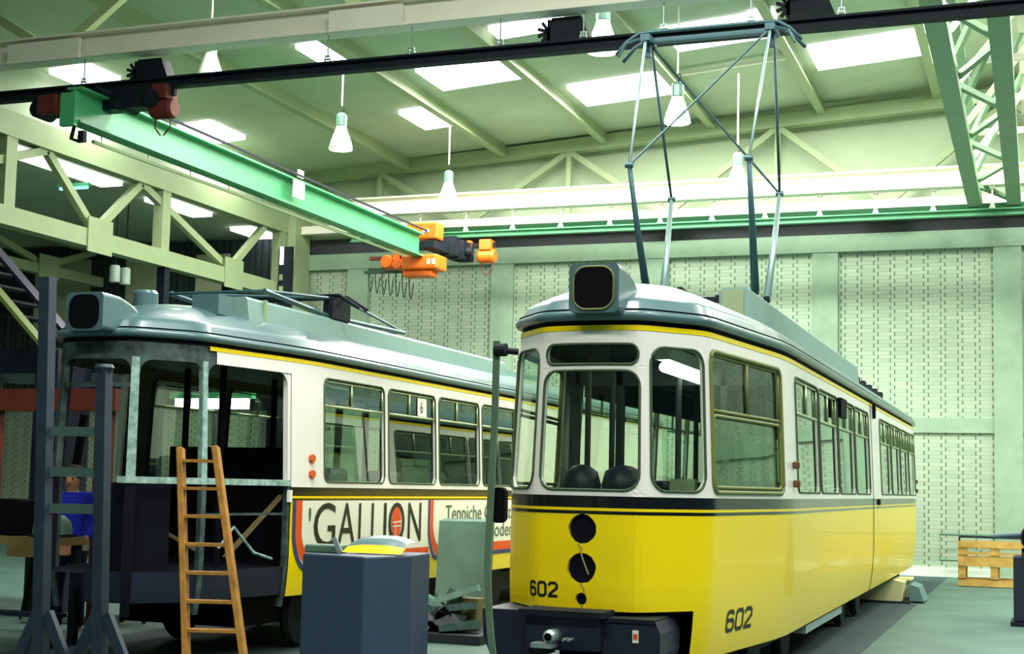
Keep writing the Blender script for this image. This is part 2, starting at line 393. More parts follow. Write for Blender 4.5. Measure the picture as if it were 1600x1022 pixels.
# twin lattice on the right
t = thing('lattice_girder', (-.85, 25, 8.0), 'sage green lattice girder with twin chords running overhead on the right', 'truss')
for x in (-1.2, -.42):
    MB().bx(x-.14, x+.14, 17.9, 31.7, 7.86, 8.10).build('chord', mat('sage', (128, 164, 126), .55, var=.05), t)
S = MATS['sage']
yy = 18.6; sx = 1
while yy < 31:
    MB().bar((-1.2 if sx > 0 else -.42, yy, 8.1), (-.42 if sx > 0 else -1.2, yy+1.9, 8.1), .09, .09).build('brace', S, t)
    yy += 1.9; sx = -sx
for x in (-.2, .5):
    MB().bx(x-.06, x+.06, 17.9, 31.7, 9.9, 10.1).build('upper_chord', CREAM, t)
for yy in (20.2, 22.8, 25.4, 28.0, 30.6):
    MB().bar((-1.1, yy, 9.3), (1.6, yy, 9.3), .08, .12).build('strut', CREAM, t)
    if yy > 30: continue
    MB().bar((-1.1, yy, 8.2), (.1, yy+.6, 9.95), .09, .09).build('brace', CREAM, t)
    MB().bar((-1.1, yy+1.3, 8.2), (-.2, yy+.6, 9.95), .09, .09).build('brace', S, t)
MB().bx(-1.25, -1.1, 17.9, 31.7, 9.2, 9.4).build('upper_chord', S, t)

# ================================================================ CRANE
t = thing('overhead_crane', (-12.88, 23, 6.8), 'green overhead crane girder with orange end carriages hanging below the roof on the left', 'crane')
g = MB().ibeam((-12.88, 16.5, 7.04), (-12.88, 28.6, 7.04), .26, .52, .035)
g.build('girder', GREEN, t)
MB().bx(-12.6, -12.58, 16.6, 28.4, 7.29, 7.33).build('top_rail', DARK, t)
m = MB().tube([(-12.9, 17.0, 6.62), (-12.9, 28.0, 6.70)], .03, 6)
for y in frange(17.2, 27.8, 9): m.tube([(-12.9, y, 6.62+.008*(y-17)), (-12.9, y, 6.8)], .012, 5)
m.build('cable_conduit', ALU, t)
MB().bx(-12.72, -12.69, 22.6, 23.0, 6.92, 7.26).build('rating_plate', WHITE, t, label='white plate on the girder')
MB().bx(-12.72, -12.69, 22.75, 22.95, 7.32, 7.46).build('rating_plate', WHITE, t)
# far end carriage
e = MB().bx(-13.25, -12.5, 28.75, 29.15, 7.2, 7.58).build('gearbox_cover', ORANGE, t, bev=.04)
m = MB()
for x in (-12.72, -12.62): m.lathe([(0, 0), (.035, 0), (.035, .03)], (x-.1, 28.72, 7.38), 10, 'y')
m.build('lamp_stud', WHITE, e)
e = MB().bx(-13.3, -12.42, 28.6, 29.2, 6.5, 6.84).build('end_carriage', ORANGE, t, bev=.05)
m = MB().bx(-13.3, -12.6, 28.7, 29.1, 6.36, 6.5); m.build('motor_pan', ORANGE, e, bev=.03)
m = MB()
for x in (-12.62, -12.5): m.bx(x-.03, x+.03, 28.57, 28.6, 6.6, 6.72)
m.build('label_plate', WHITE, e)
MB().bar((-13.46, 28.8, 7.2), (-13.3, 28.9, 6.7), .14, .1).build('bracket', ORANGE, e)
MB().bar((-13.46, 28.8, 7.2), (-13.5, 28.8, 6.75), .14, .1).build('bracket', ORANGE, e)
m = MB().lathe([(0, -.14), (.13, -.14), (.17, -.08), (.17, .08), (.13, .14), (0, .14)], (-13.74, 28.9, 6.72), 16, 'y'); m.build('wheel_drum', ORANGE, e, smooth=False)
m = MB().lathe([(0, -.18), (.11, -.18), (.14, 0), (.11, .18), (0, .18)], (-13.45, 28.9, 6.66), 16, 'y'); m.build('drive_motor', ORANGE, e)
m = MB()
for y in (29.6, 30.1, 30.5):
    m.bx(-12.72, -12.36, y-.12, y+.12, 6.95, 7.38)
m.bx(-12.84, -12.50, 28.6, 30.6, 6.98, 7.14)
m.build('end_truck', DARK, t)
m = MB().lathe([(0, -.1), (.1, -.1), (.12, 0), (.1, .1), (0, .1)], (-12.3, 30.15, 7.12), 14, 'x'); m.build('wheel', DARK, t)
m = MB()
for i in range(7):
    x = -14.35+.17*i; z0 = 6.52
    pts = [(x+.11*(q/8), 29.15, z0-.07-.36*math.sin(PI*q/8)-.03*i) for q in range(9)]
    m.tube(pts, .014, 5); m.tube([(x, 29.15, z0+.02), (x, 29.15, z0-.08-.03*i)], .014, 5)
m.bx(-14.45, -13.1, 29.1, 29.2, 6.52, 6.58)
m.build('festoon_cable', mat('cable_green', (52, 82, 66), .6), t)
MB().bx(-14.2, -13.3, 28.85, 28.95, 6.78, 6.86).build('cable_arm', REDOX, t)
# near end carriage
MB().bx(-13.05, -12.8, 16.42, 16.5, 6.72, 7.2).build('end_plate', GREEN, t)
m = MB().bx(-14.1, -11.9, 17.13, 17.37, 7.12, 7.39)
for x in (-14.0, -13.4, -12.5, -12.0): m.lathe([(0, -.16), (.14, -.16), (.14, .16), (0, .16)], (x, 17.25, 7.22), 14, 'y')
m.build('end_truck', DARK, t)
MB().bx(-13.95, -13.6, 17.0, 17.13, 7.1, 7.4).build('drive_motor', REDOX, t, bev=.03)
m = MB().tube([(-13.0, 16.75, 7.0), (-13.05, 16.7, 6.6), (-12.9, 16.7, 6.55)], .03, 6); m.box((-12.86, 16.7, 6.62), (.1, .08, .16)); m.build('limit_switch', DARK, t)

def drive(loc, label, s=1, dark=False):
    t = thing('hoist_trolley', loc, label, 'hoist')
    x, y, z = loc
    A = ORANGE if not dark else REDOX
    m = MB().lathe([(0, -.2*s), (.13*s, -.2*s), (.16*s, -.15*s), (.16*s, .15*s), (.13*s, .2*s), (0, .2*s)], (x, y, z), 18, 'x')
    m.build('motor', A, t)
    MB().bx(x-.14*s, x+.14*s, y-.16*s, y+.16*s, z+.12*s, z+.36*s).build('gear_housing', A, t, bev=.02)
    MB().bx(x-.6*s, x-.36*s, y-.08*s, y+.08*s, z+.13*s, z+.36*s).build('brake', A, t, bev=.02)
    MB().bx(x-.4*s, x+.2*s, y-.04, y+.04, z+.2*s, z+.3*s).build('frame', DARK, t)
    m = MB()
    for dx in (-.12*s, .14*s):
        m.tube([(x+dx, y-.02, z-.12*s), (x+dx*1.05, y-.02, z-.3*s), (x+dx*.2, y-.02, z-.42*s)], .012, 5)
    m.build('hanging_cable', REDOX, t)
    return t
drive((-11.98, 30.5, 7.06), 'small orange hoist motor under the far green crane rail', 1.05)
n = drive((-11.88, 17.25, 7.1), 'dark red hoist motor with a cable loop under the near crane rail at upper left', .95, True)
def blower(loc, label):
    t = thing('rail_junction_box', loc, label, 'junction box'); x, y, z = loc
    m = MB(); m.add([(x-.3, y-.12, z), (x+.3, y-.12, z), (x+.18, y-.12, z+.3), (x-.22, y-.12, z+.3), (x-.3, y+.12, z), (x+.3, y+.12, z), (x+.18, y+.12, z+.3), (x-.22, y+.12, z+.3)],
                    [(0, 1, 2, 3), (5, 4, 7, 6), (0, 4, 5, 1), (1, 5, 6, 2), (2, 6, 7, 3), (3, 7, 4, 0)])
    m.build('housing', DARK, t)
    m = MB()
    for i in range(6):
        a = i*PI/5; m.bar((x-.26, y-.1, z+.12), (x-.26-.16*math.sin(a), y-.1, z+.12+.16*math.cos(a)), .04, .04, (0, 1, 0))
    m.build('contact_arms', DARK, t)
    return t
blower((-5.75, 17.45, 7.62), 'dark angular junction box with spiky contacts above the near rail')
blower((-2.6, 17.45, 7.66), 'dark junction box above the near rail at the top right')
blower((-12.2, 17.45, 7.6), 'dark junction box above the dark red hoist on the near rail')

# ================================================================ LAMPS
def lamp():
    t = thing('pendant_lamp', (0, 0, 0), '', 'lamp')
    MB().lathe([(.22, 0), (.235, .012), (.225, .05), (.19, .18), (.14, .32), (.105, .42), (.10, .45)], n=24).build('reflector', mat('lamp_reflector', (226, 236, 226), .25, .3), t, smooth=True, local=True)
    MB().lathe([(0, .45), (.10, .45), (.105, .47), (.105, .66), (.085, .70), (.05, .72), (0, .72)], n=16).build('housing', mat('lamp_housing', (110, 150, 132), .4, .5), t, smooth=False, local=True)
    MB().lathe([(0, .1), (.05, .12), (.07, .2), (.05, .3), (.03, .42)], n=12).build('bulb', BULB, t, smooth=True, local=True)
    m = MB()
    for i in range(8): pass
    m.tube([(0, 0, .72), (.05, 0, .78), (.05, 0, .84), (0, 0, .88)], .012, 6); m.build('hook', DARK, t, local=True)
    return t
def lamp_cord(t, L):
    MB().tube([(0, 0, .86), (0, 0, .86+L)], .016, 6).build('cord', CREAM, t, local=True)
lamps = [(-12.6, 24.2, 8.16, 'white pendant lamp left of centre, hanging from the small skylight', 1),
         (-12.36, 29.0, 8.06, 'white pendant lamp hanging in front of the far white beam at centre', 1),
         (-5.77, 23.5, 8.04, 'white pendant lamp hanging between the raised pantograph arms, upper one', 1),
         (-5.68, 28.3, 7.9, 'white pendant lamp behind the right arm of the raised pantograph', 1),
         (-5.77, 19.0, 7.94, 'pendant lamp partly hidden behind the near crane rail at top centre', 1),
         (-12.58, 19.5, 8.2, 'pendant lamp partly hidden behind the near crane rail at upper left', 1)]
for x, y, z, lb, on in lamps:
    o = lamp(); o.location = (x, y, z); o['label'] = lb; o['group'] = 'pendant hall lamps'
    lamp_cord(o, ceil_z(x)-z-.88-.02)
    pl = bpy.data.lights.new('lamp_light', 'POINT'); pl.energy = 60 if y > 19.6 else 5; pl.shadow_soft_size = .06; pl.color = (1, 1, .9)
    q = bpy.data.objects.new('lamp_light', pl); col.objects.link(q); q.parent = o; q.location = (0, 0, .05)
    del q

# ================================================================ TRAMS
class Tram:
    def __init__(s, xc, nose, L, tl):
        s.xc, s.nose, s.L = xc, nose, L
        ctrl = [(.433, .06), (.826, .54), (1.1, tl), (1.1, L-tl), (.826, L-.54), (.433, L-.06)]
        fil = [.16, .16, .45, .45, .16, .16]
        pts = [(x*.433, .06*x*x) for x in frange(0, .62, 5)]
        allc = [pts[-1]] + ctrl + [(0, L-.0)]
        for i, (c, d) in enumerate(zip(ctrl, fil)):
            a, b = allc[i], allc[i+2]
            def to(p, q, d):
                l = math.hypot(q[0]-p[0], q[1]-p[1]); d = min(d, l*.48); return (p[0]+(q[0]-p[0])*d/l, p[1]+(q[1]-p[1])*d/l)
            p0, p1 = to(c, a, d), to(c, b, d)
            for q in frange(0, 1, 10):
                pts.append(((1-q)**2*p0[0]+2*q*(1-q)*c[0]+q*q*p1[0], (1-q)**2*p0[1]+2*q*(1-q)*c[1]+q*q*p1[1]))
        pts.append((0, L))
        s.pts = pts; s.acc = [0]
        for a, b in zip(pts, pts[1:]): s.acc.append(s.acc[-1]+math.hypot(b[0]-a[0], b[1]-a[1]))
        s.S = s.acc[-1]
    def P(s, a):
        a = max(0, min(s.S, a)); A = s.acc
        lo, hi = 0, len(A)-1
        while hi-lo > 1:
            md = (lo+hi)//2
            if A[md] <= a: lo = md
            else: hi = md
        t = (a-A[lo])/max(1e-9, A[hi]-A[lo]); p, q = s.pts[lo], s.pts[hi]
        return p[0]+(q[0]-p[0])*t, p[1]+(q[1]-p[1])*t
    def at(s, ss, z, off=0):
        sg = -1 if ss < 0 else 1; a = abs(ss); x, y = s.P(a)
        if a < .04: n = (0, -1)
        elif a > s.S-.04: n = (0, 1)
        else:
            p, q = s.P(a-.03), s.P(a+.03); dx, dy = q[0]-p[0], q[1]-p[1]; l = math.hypot(dx, dy); n = (dy/l, -dx/l)
        ins = .05*max(0, z-1.7)/1.25 + .06*(max(0, 1.05-z)/.6)**2
        o = off-ins
        return (s.xc+sg*(x+n[0]*o), s.nose+y+n[1]*o, z)
    def sy(s, y):
        # arc length on the long side at world y
        y -= s.nose; lo, hi = 0, s.S
        for _ in range(50):
            md = (lo+hi)/2
            if s.P(md)[1] < y: lo = md
            else: hi = md
        return lo
    def sw(s, x):
        lo, hi = 0, s.S/3
        for _ in range(50):
            md = (lo+hi)/2
            if s.P(md)[0] < x: lo = md
            else: hi = md
        return lo
    def srange(s, a, b):
        # sample finely at the curved ends, coarsely along the straight
        out = [a]; cur = a
        while cur < b-1e-6:
            l = abs(cur); e = min(l, s.S-l)
            cur = min(b, cur + (.05 if e < 2.2 else (.12 if e < 4 else .6))); out.append(cur)
        return out
    def band(s, m, a, b, zs, off=0):
        return m.grid(lambda u, z: s.at(u, z, off), s.srange(a, b), zs)
    def hole(s, m, A, B, Z0, Z1, loop):
        # surface between rectangle [A,B]x[Z0,Z1] and the hole loop
        n = len(loop); cx = sum(p[0] for p in loop)/n; cz = sum(p[1] for p in loop)/n
        x0 = min(p[0] for p in loop); x1 = max(p[0] for p in loop); z0 = min(p[1] for p in loop); z1 = max(p[1] for p in loop)
        out = []
        for x, z in loop:
            dx = (x-cx)/((x1-x0)/2); dz = (z-cz)/((z1-z0)/2); mxx = max(abs(dx), abs(dz)); dx /= mxx; dz /= mxx
            fx = cx+dx*(B-cx) if dx > 0 else cx+dx*(cx-A); fz = cz+dz*(Z1-cz) if dz > 0 else cz+dz*(cz-Z0)
            out.append((fx, fz))
        rows = [loop] + [[(p[0]+(q[0]-p[0])*t, p[1]+(q[1]-p[1])*t) for p, q in zip(loop, out)] for t in (.5, 1)]
        vs = [s.at(x, z) for r in rows for x, z in r]
        fs = [(i*n+k, i*n+(k+1) % n, (i+1)*n+(k+1) % n, (i+1)*n+k) for i in range(2) for k in range(n)]
        # exact corners
        o = len(m.v); m.add(vs, fs)
        cs = [(B, Z1), (A, Z1), (A, Z0), (B, Z0)]
        for c in cs:
            # the two outer points either side of this corner
            d = sorted(range(n), key=lambda k: (out[k][0]-c[0])**2*4+(out[k][1]-c[1])**2*4)
            i = d[0]
            if abs(out[i][0]-c[0])+abs(out[i][1]-c[1]) > 1e-4:
                for j in ((i+1) % n, (i-1) % n):
                    if abs(out[i][0]-out[j][0]) > 1e-5 and abs(out[i][1]-out[j][1]) > 1e-5:
                        m.add([s.at(*out[i]), s.at(*out[j]), s.at(*c)], [(0, 1, 2)])
        # inner lip
        li = [s.at(x, z, -.035) for x, z in loop]; lo_ = [s.at(x, z) for x, z in loop]
        m.add(lo_+li, [(k, (k+1) % n, (k+1) % n+n, k+n) for k in range(n)])
    def bottom(s, a): return .83 if abs(a) < s.sw(.74) else .45
def rrect(x0, x1, z0, z1, r, seg=6):
    r = min(r, (x1-x0)/2-.001, (z1-z0)/2-.001); pts = []
    cs = [(x1-r, z1-r, 0), (x0+r, z1-r, 90), (x0+r, z0+r, 180), (x1-r, z0+r, 270)]
    for cx, cz, a in cs:
        for q in range(seg+1):
            t = math.radians(a+90*q/seg); pts.append((cx+r*math.cos(t), cz+r*math.sin(t)))
    # subdivide straight runs
    out = []
    for p, q in zip(pts, pts[1:]+pts[:1]):
        l = math.hypot(q[0]-p[0], q[1]-p[1]); k = max(1, int(l/.09)) if l > .12 else 1
        for i in range(k): out.append((p[0]+(q[0]-p[0])*i/k, p[1]+(q[1]-p[1])*i/k))
    return out
def circ(cx, cz, r, n=32, jit=0):
    return [(cx+r*(1+jit*random.uniform(-1, 1))*math.cos(2*PI*k/n), cz+r*(1+jit*random.uniform(-1, 1))*math.sin(2*PI*k/n)) for k in range(n)]
def window(T, root, loop, gm, z_tr=None, split=None, frame=.011, fm=None, glassless=False):
    """gasket loop, pane, and for opening windows a transom and a vertical bar"""
    m = MB(); pts = [T.at(x, z, .004) for x, z in loop]; pts.append(pts[0]); m.tube(pts, frame, 6, False)
    g = m.build('window', fm or RUB, root, smooth=True)
    n = len(loop); cx = sum(p[0] for p in loop)/n; cz = sum(p[1] for p in loop)/n
    if not glassless:
        m = MB(); vs = []; rings = (1, .6, .25)
        for t in rings: vs += [T.at(cx+(x-cx)*t, cz+(z-cz)*t, -.022) for x, z in loop]
        vs.append(T.at(cx, cz, -.022))
        fs = [(i*n+k, i*n+(k+1) % n, (i+1)*n+(k+1) % n, (i+1)*n+k) for i in range(2) for k in range(n)]
        fs += [(2*n+k, 2*n+(k+1) % n, 3*n) for k in range(n)]
        m.add(vs, fs).build('pane', gm, g, smooth=True)
    x0 = min(p[0] for p in loop)+.03; x1 = max(p[0] for p in loop)-.03; z1 = max(p[1] for p in loop)-.03
    if z_tr:
        m = MB()
        def rib(pp, r): m.tube([T.at(x, z, -.01) for x, z in pp], r, 6)
        rib([(x0+(x1-x0)*q/6, z_tr) for q in range(7)], .015)
        rib([(x0+(x1-x0)*q/6, z1) for q in range(7)], .011)
        for xx in (x0, x1): rib([(xx, z_tr), (xx, z1)], .010)
        if split: rib([(x0+(x1-x0)*split, z_tr), (x0+(x1-x0)*split, z1)], .014)
        m.build('vent_frame', ALU if fm is None else fm, g, smooth=True)
    return g

def text_mesh(txt, size, sx):
    cu = bpy.data.curves.new('t', 'FONT'); cu.body = txt; cu.size = size; cu.resolution_u = 4
    o = bpy.data.objects.new('t', cu); col.objects.link(o)
    bpy.context.view_layer.update()
    me = o.evaluated_get(bpy.context.evaluated_depsgraph_get()).to_mesh()
    vs = [(v.co.x*sx, v.co.y) for v in me.vertices]; fs = [tuple(p.vertices) for p in me.polygons]
    o.to_mesh_clear(); bpy.data.objects.remove(o); bpy.data.curves.remove(cu)
    return vs, fs
STROKES = {'6': [[(.92, .9), (.75, 1), (.2, 1), (0, .85), (0, .15), (.2, 0), (.8, 0), (1, .15), (1, .4), (.8, .55), (.0, .55)]],
           '0': [[(.2, 1), (.8, 1), (1, .85), (1, .15), (.8, 0), (.2, 0), (0, .15), (0, .85), (.2, 1)]],
           '2': [[(0, .85), (.2, 1), (.8, 1), (1, .85), (1, .62), (.75, .48), (.2, .2), (0, .0), (1, 0)]]}
def digits(T, txt, s0, z0, w, h, gap, th, parent):
    m = MB(); x = s0
    for ch in txt:
        for st in STROKES[ch]:
            pp = [(x+a*w, z0+b*h) for a, b in st]
            for p, q in zip(pp, pp[1:]):
                dx, dz = q[0]-p[0], q[1]-p[1]; l = math.hypot(dx, dz); nx, nz = -dz/l*th/2, dx/l*th/2; ex, ez = dx/l*th*.35, dz/l*th*.35
                cs = [(p[0]-ex+nx, p[1]-ez+nz), (q[0]+ex+nx, q[1]+ez+nz), (q[0]+ex-nx, q[1]+ez-nz), (p[0]-ex-nx, p[1]-ez-nz)]
                m.add([T.at(a, b, .004) for a, b in cs], [(0, 1, 2, 3)])
        x += w+gap
    return m.build('fleet_number', INK, parent)

def ribbon(T, m, pts, wd, off):
    L = len(pts); vs = []
    for i, p in enumerate(pts):
        a, b = pts[max(0, i-1)], pts[min(L-1, i+1)]; dx, dz = b[0]-a[0], b[1]-a[1]; l = math.hypot(dx, dz)
        nx, nz = -dz/l*wd/2, dx/l*wd/2
        vs += [T.at(p[0]+nx, p[1]+nz, off), T.at(p[0]-nx, p[1]-nz, off)]
    return m.add(vs, [(2*i, 2*i+1, 2*i+3, 2*i+2) for i in range(L-1)])

def tram(T, name, label, skel, side_wins, drv, lower_side):
    root = thing(name, (T.xc, T.nose+T.L/2, 0), label, 'tram')
    S = T.S; ZS, ZB0, ZB1, ZT = 1.69, 1.60, 1.565, 2.955
    s_ws = T.sw(.455)-.0; sA = T.sw(.46); sB = T.sw(.845)
    sfw0, sfw1 = T.sw(.475), T.sw(.80)
    d0, d1 = T.sy(drv[0]), T.sy(drv[1])
    r_end = S
    cut = (d1+.05) if skel else 0          # skinless front up to here
    # ---- window band
    m = MB()
    zs = [ZS, 1.9, 2.2, 2.5, 2.8, ZT]
    def cols(sg, wins):
        out = []
        for a, b, z0, z1, r in wins:
            out.append((a, b, z0, z1, r))
        return out
    wins = []
    if not skel:
        wins.append((sfw0, sfw1, 1.735, 2.835, .13)); wins.append((d0, d1, 1.735, 2.85, .09))
    for y0, y1 in side_wins: wins.append((T.sy(y0), T.sy(y1), 1.75, 2.84, .09))
    for sg in (1, -1):
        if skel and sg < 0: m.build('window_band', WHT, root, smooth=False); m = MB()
        cur = cut if skel else s_ws
        for i, (a, b, z0, z1, r) in enumerate(wins):
            nxt = wins[i+1][0] if i+1 < len(wins) else b+.1
            A, B = max(cur, a-.25), min((b+nxt)/2, b+.25)
            if A > cur+1e-4: T.band(m, *(sorted((sg*cur, sg*A))), zs)
            lp = rrect(a, b, z0, z1, r)
            if sg < 0: lp = [(-x, z) for x, z in lp][::-1]; T.hole(m, -B, -A, ZS, ZT, lp)
            else: T.hole(m, A, B, ZS, ZT, lp)
            cur = B
        T.band(m, *(sorted((sg*cur, sg*r_end))), zs)
    if not skel:
        lw = T.sw(.395)
        T.hole(m, -s_ws, s_ws, ZS, 2.67, rrect(-lw, lw, 1.735, 2.645, .12))
        T.hole(m, -s_ws, s_ws, 2.67, ZT, rrect(-lw+.015, lw-.015, 2.695, 2.85, .075))
    m.build('window_band', mat('far_side_shade', (62, 78, 74), .7, var=.2) if skel else WHT, root, smooth=False)  # stripped tram: far side coloured dark so the interior looks in shade
    # ---- belt, lines, stripe
    for nm, z0, z1, mt, off in (('waist_belt', ZB0, ZS, BLK, .0), ('waist_line', 1.578, ZB0, YEL, .002), ('waist_line', ZB1-.012, 1.578, BLK, .002), ('cant_stripe', ZT, 2.995, YEL, .004), ('rain_gap', 2.995, 3.035, BLACK, -.012)):
        m = MB()
        if skel and nm != 'rain_gap':
            T.band(m, cut, S, [z0, z1], off); T.band(m, -S, -cut, [z0, z1], off)
        else: T.band(m, -S, S, [z0, z1], off)
        m.build(nm, mt, root, smooth=True)
    # ---- lower panels
    m = MB(); sk = T.sw(.74)
    zl = [.83, .9, 1.0, 1.2, 1.4, ZB1]; zl2 = [.45, .5, .55, .6, .68, .75, .83]
    if not skel:
        hc = -.03
        hs = [(1.44, .112, 1.305, ZB1), (1.145, .114, .985, 1.305), (.915, .046, .83, .985)]
        for zc, r, za, zb in hs:
            T.hole(m, hc-.16, hc+.16, za, zb, circ(hc, zc, r, 32, .03))
        T.band(m, -S, hc-.16, zl); T.band(m, hc+.16, S, zl)
        T.band(m, sk, S, zl2); T.band(m, -S, -sk, zl2)
        lo = m.build('lower_panel', YEL, root, smooth=False)
        for zc, r, za, zb in hs:
            q = MB().lathe([(r*1.02, 0), (r*1.05, .1), (0, .14)], T.at(hc, zc, -.012), 20, 'y'); q.build('lamp_hole', BLACK, root)
        wt = mat('wire_tan', (150, 140, 70), .6); q = MB()
        q.tube([T.at(hc-.03, 1.335, .006), T.at(hc+.0, 1.30, .01), T.at(hc+.0, 1.255, .012), T.at(hc+.02, 1.20, .012), T.at(hc+.06, 1.10, .008)], .006, 5); q.build('lamp_wire', wt, root); q = MB()
        q.tube([T.at(hc, 1.035, .006), T.at(hc+.025, 1.0, .012), T.at(hc+.03, .96, .012)], .006, 5); q.build('lamp_wire', wt, root); q = MB()
        q.tube([T.at(hc+.01, .875, .006), T.at(hc+.01, .84, .01), T.at(hc+.0, .8, .012)], .007, 5)
        q.build('lamp_wire', wt, root)
    else:
        T.band(m, cut, S, zl+[]); T.band(m, -S, -cut, zl)
        T.band(m, cut, S, [.6, .68, .75, .83]); T.band(m, -S, -cut, [.6, .68, .75, .83])
        m.build('lower_panel', YEL, root, smooth=False)
    # ---- roof
    m = MB()
    prof = [(-.012, 3.03), (.028, 3.034), (.045, 3.05), (.048, 3.075), (.036, 3.10), (.01, 3.114), (-.04, 3.114)]
    ss = T.srange(-S, S)
    m.grid(lambda u, q: (lambda p: (p[0], p[1], q[1]))(T.at(u, 3.0, q[0])), ss, prof)
    m.build('roof_rim', ROOF, root, smooth=True)
    m = MB()
    def dome(u, r):
        p = T.at(u, 3.0, .0); cyy = min(max(p[1], T.nose+1.6), T.nose+T.L-1.6)
        rr = r
        return (T.xc+(p[0]-T.xc)*rr, cyy+(p[1]-cyy)*rr, 3.125+.31*(1-r**2.3)+.05*min(1, (1-r)*22))
    m.grid(dome, ss, [1, .985, .97, .955, .92, .86, .78, .68, .56, .42, .28, .14, 0])
    m.build('roof_dome', ROOF, root, smooth=True)
    MB().grid(lambda u, r: (lambda p: (p[0], p[1], 3.119))(T.at(u, 3.0, r)), ss, [.022, -.05]).build('roof_groove', DARK, root)
    # ---- interior
    m = MB(); T_in = lambda u, r: (lambda p: (T.xc+(p[0]-T.xc)*r, min(max(p[1], T.nose+.1), T.nose+T.L-.1), 0))(T.at(u, 1.6, -.05))
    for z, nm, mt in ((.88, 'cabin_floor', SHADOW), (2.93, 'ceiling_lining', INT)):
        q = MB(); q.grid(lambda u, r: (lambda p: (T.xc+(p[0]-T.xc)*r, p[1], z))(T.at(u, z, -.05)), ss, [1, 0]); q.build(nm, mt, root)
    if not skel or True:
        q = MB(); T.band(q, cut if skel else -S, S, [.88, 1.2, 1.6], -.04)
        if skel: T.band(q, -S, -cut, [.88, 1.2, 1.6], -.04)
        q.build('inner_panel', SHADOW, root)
    return root, dict(d0=d0, d1=d1, lw=T.sw(.395), sfw0=sfw0, sfw1=sfw1, cut=cut, wins=wins)

def signal_box(T, root, xc, y, z0=3.07, z1=3.445, w=.40, fm=None):
    m = MB()
    # rounded-square section tapering back into the roof
    rows = []
    lp = rrect(-w/2, w/2, 0, z1-z0, .045, 5); n = len(lp)
    for dy, top, zs in ((0, 1, 0), (.12, 1, 0), (.28, .97, 0), (.42, .86, .0), (.56, .66, .0), (.7, .40, .0)):
        rows.append([(xc+x, y+dy, z0+z*top) for x, z in lp])
    fs = [tuple(range(n))] + [(i*n+k, i*n+(k+1) % n, (i+1)*n+(k+1) % n, (i+1)*n+k) for i in range(len(rows)-1) for k in range(n)] + [tuple((len(rows)-1)*n+k for k in range(n))]
    m.add([p for r in rows for p in r], fs)
    o = m.build('destination_box', ROOF, root)
    zc = (z0+z1)/2-.0; h = (z1-z0)
    lp = rrect(-w*.40, w*.40, -h*.435, h*.435, .1, 6)
    m = MB().add([(xc+x, y-.012, zc+z) for x, z in lp] + [(xc+x, y, zc+z) for x, z in lp], [tuple(range(len(lp)))] + [(k, (k+1) % len(lp), (k+1) % len(lp)+len(lp), k+len(lp)) for k in range(len(lp))])
    m.build('screen', BLACK, o)
    if fm:
        pts = [(xc+x, y-.012, zc+z) for x, z in lp]; MB().tube(pts+[pts[0]], .008, 6, False).build('screen_trim', fm, o)
    return o

# ---------------------------------------------------------------- tram 602
TR = Tram(-3.21, 10.35, 19.7, 2.65)
wr = [(13.50, 14.97), (15.05, 16.48), (16.55, 18.07), (18.14, 19.68), (21.13, 22.72), (22.80, 24.28), (24.36, 25.86), (25.94, 27.4)]
r6, K = tram(TR, 'tram', 'yellow and white tram with pantograph raised, number 602 on its front', False, wr, (10.99, 12.83), None)
GOLD = mat('gasket_olive', (112, 122, 56), .5)
window(TR, r6, rrect(-K['lw'], K['lw'], 1.735, 2.645, .12), GLS)
window(TR, r6, rrect(-K['lw']+.015, K['lw']-.015, 2.695, 2.85, .075), glass('blind_glass', (120, 140, 126), .03))
for sg in (1, -1):
    lp = rrect(K['sfw0'], K['sfw1'], 1.735, 2.835, .13); window(TR, r6, [(sg*x, z) for x, z in lp], GLS)
    lp = rrect(K['d0'], K['d1'], 1.735, 2.85, .09); g = window(TR, r6, [(sg*x, z) for x, z in lp], GLS, 2.38, .5, .02, GOLD)
    # lower sliding frame of the driver window
    m = MB(); lp = rrect(K['d0']+.04, K['d1']-.04, 1.775, 2.34, .06)
    pp = [TR.at(sg*x, z, -.005) for x, z in lp]; m.tube(pp+[pp[0]], .016, 6, False); m.build('sliding_frame', GOLD, g, smooth=True)
    if sg > 0:
        m = MB(); m.grid(lambda u, z: TR.at(u, z, -.03), frange(K['d0']+.05, K['d1']-.05, 8), [1.78, 2.34]); m.build('frosted_pane', glass('hazy_glass', (96, 128, 92), .10), g)
    for a, b, z0, z1, r in K['wins'][2:]:
        lp = rrect(a, b, z0, z1, r); window(TR, r6, [(sg*x, z) for x, z in lp], GLSD, 2.5, .5)
# reflectors, fleet numbers
digits(TR, '602', TR.sw(0)-.49, .925, .066, .098, .032, .021, r6)
a0 = TR.sy(11.05); digits(TR, '602', a0+.33, .635, .165, .15, .06, .032, r6)
for z in (2.0, 1.83):
    m = MB(); sy = TR.sy(13.28); m.box(TR.at(sy, z, .03), (.06, .07, .07)); m.build('indicator_lamp', mat('indicator_brown', (110, 70, 34), .4), r6, bev=.015)
m = MB()
for z in (2.0, 1.83): m.box(TR.at(TR.sy(27.9), z, .03), (.06, .07, .07))
m.build('tail_lamp', MATS['indicator_brown'], r6)
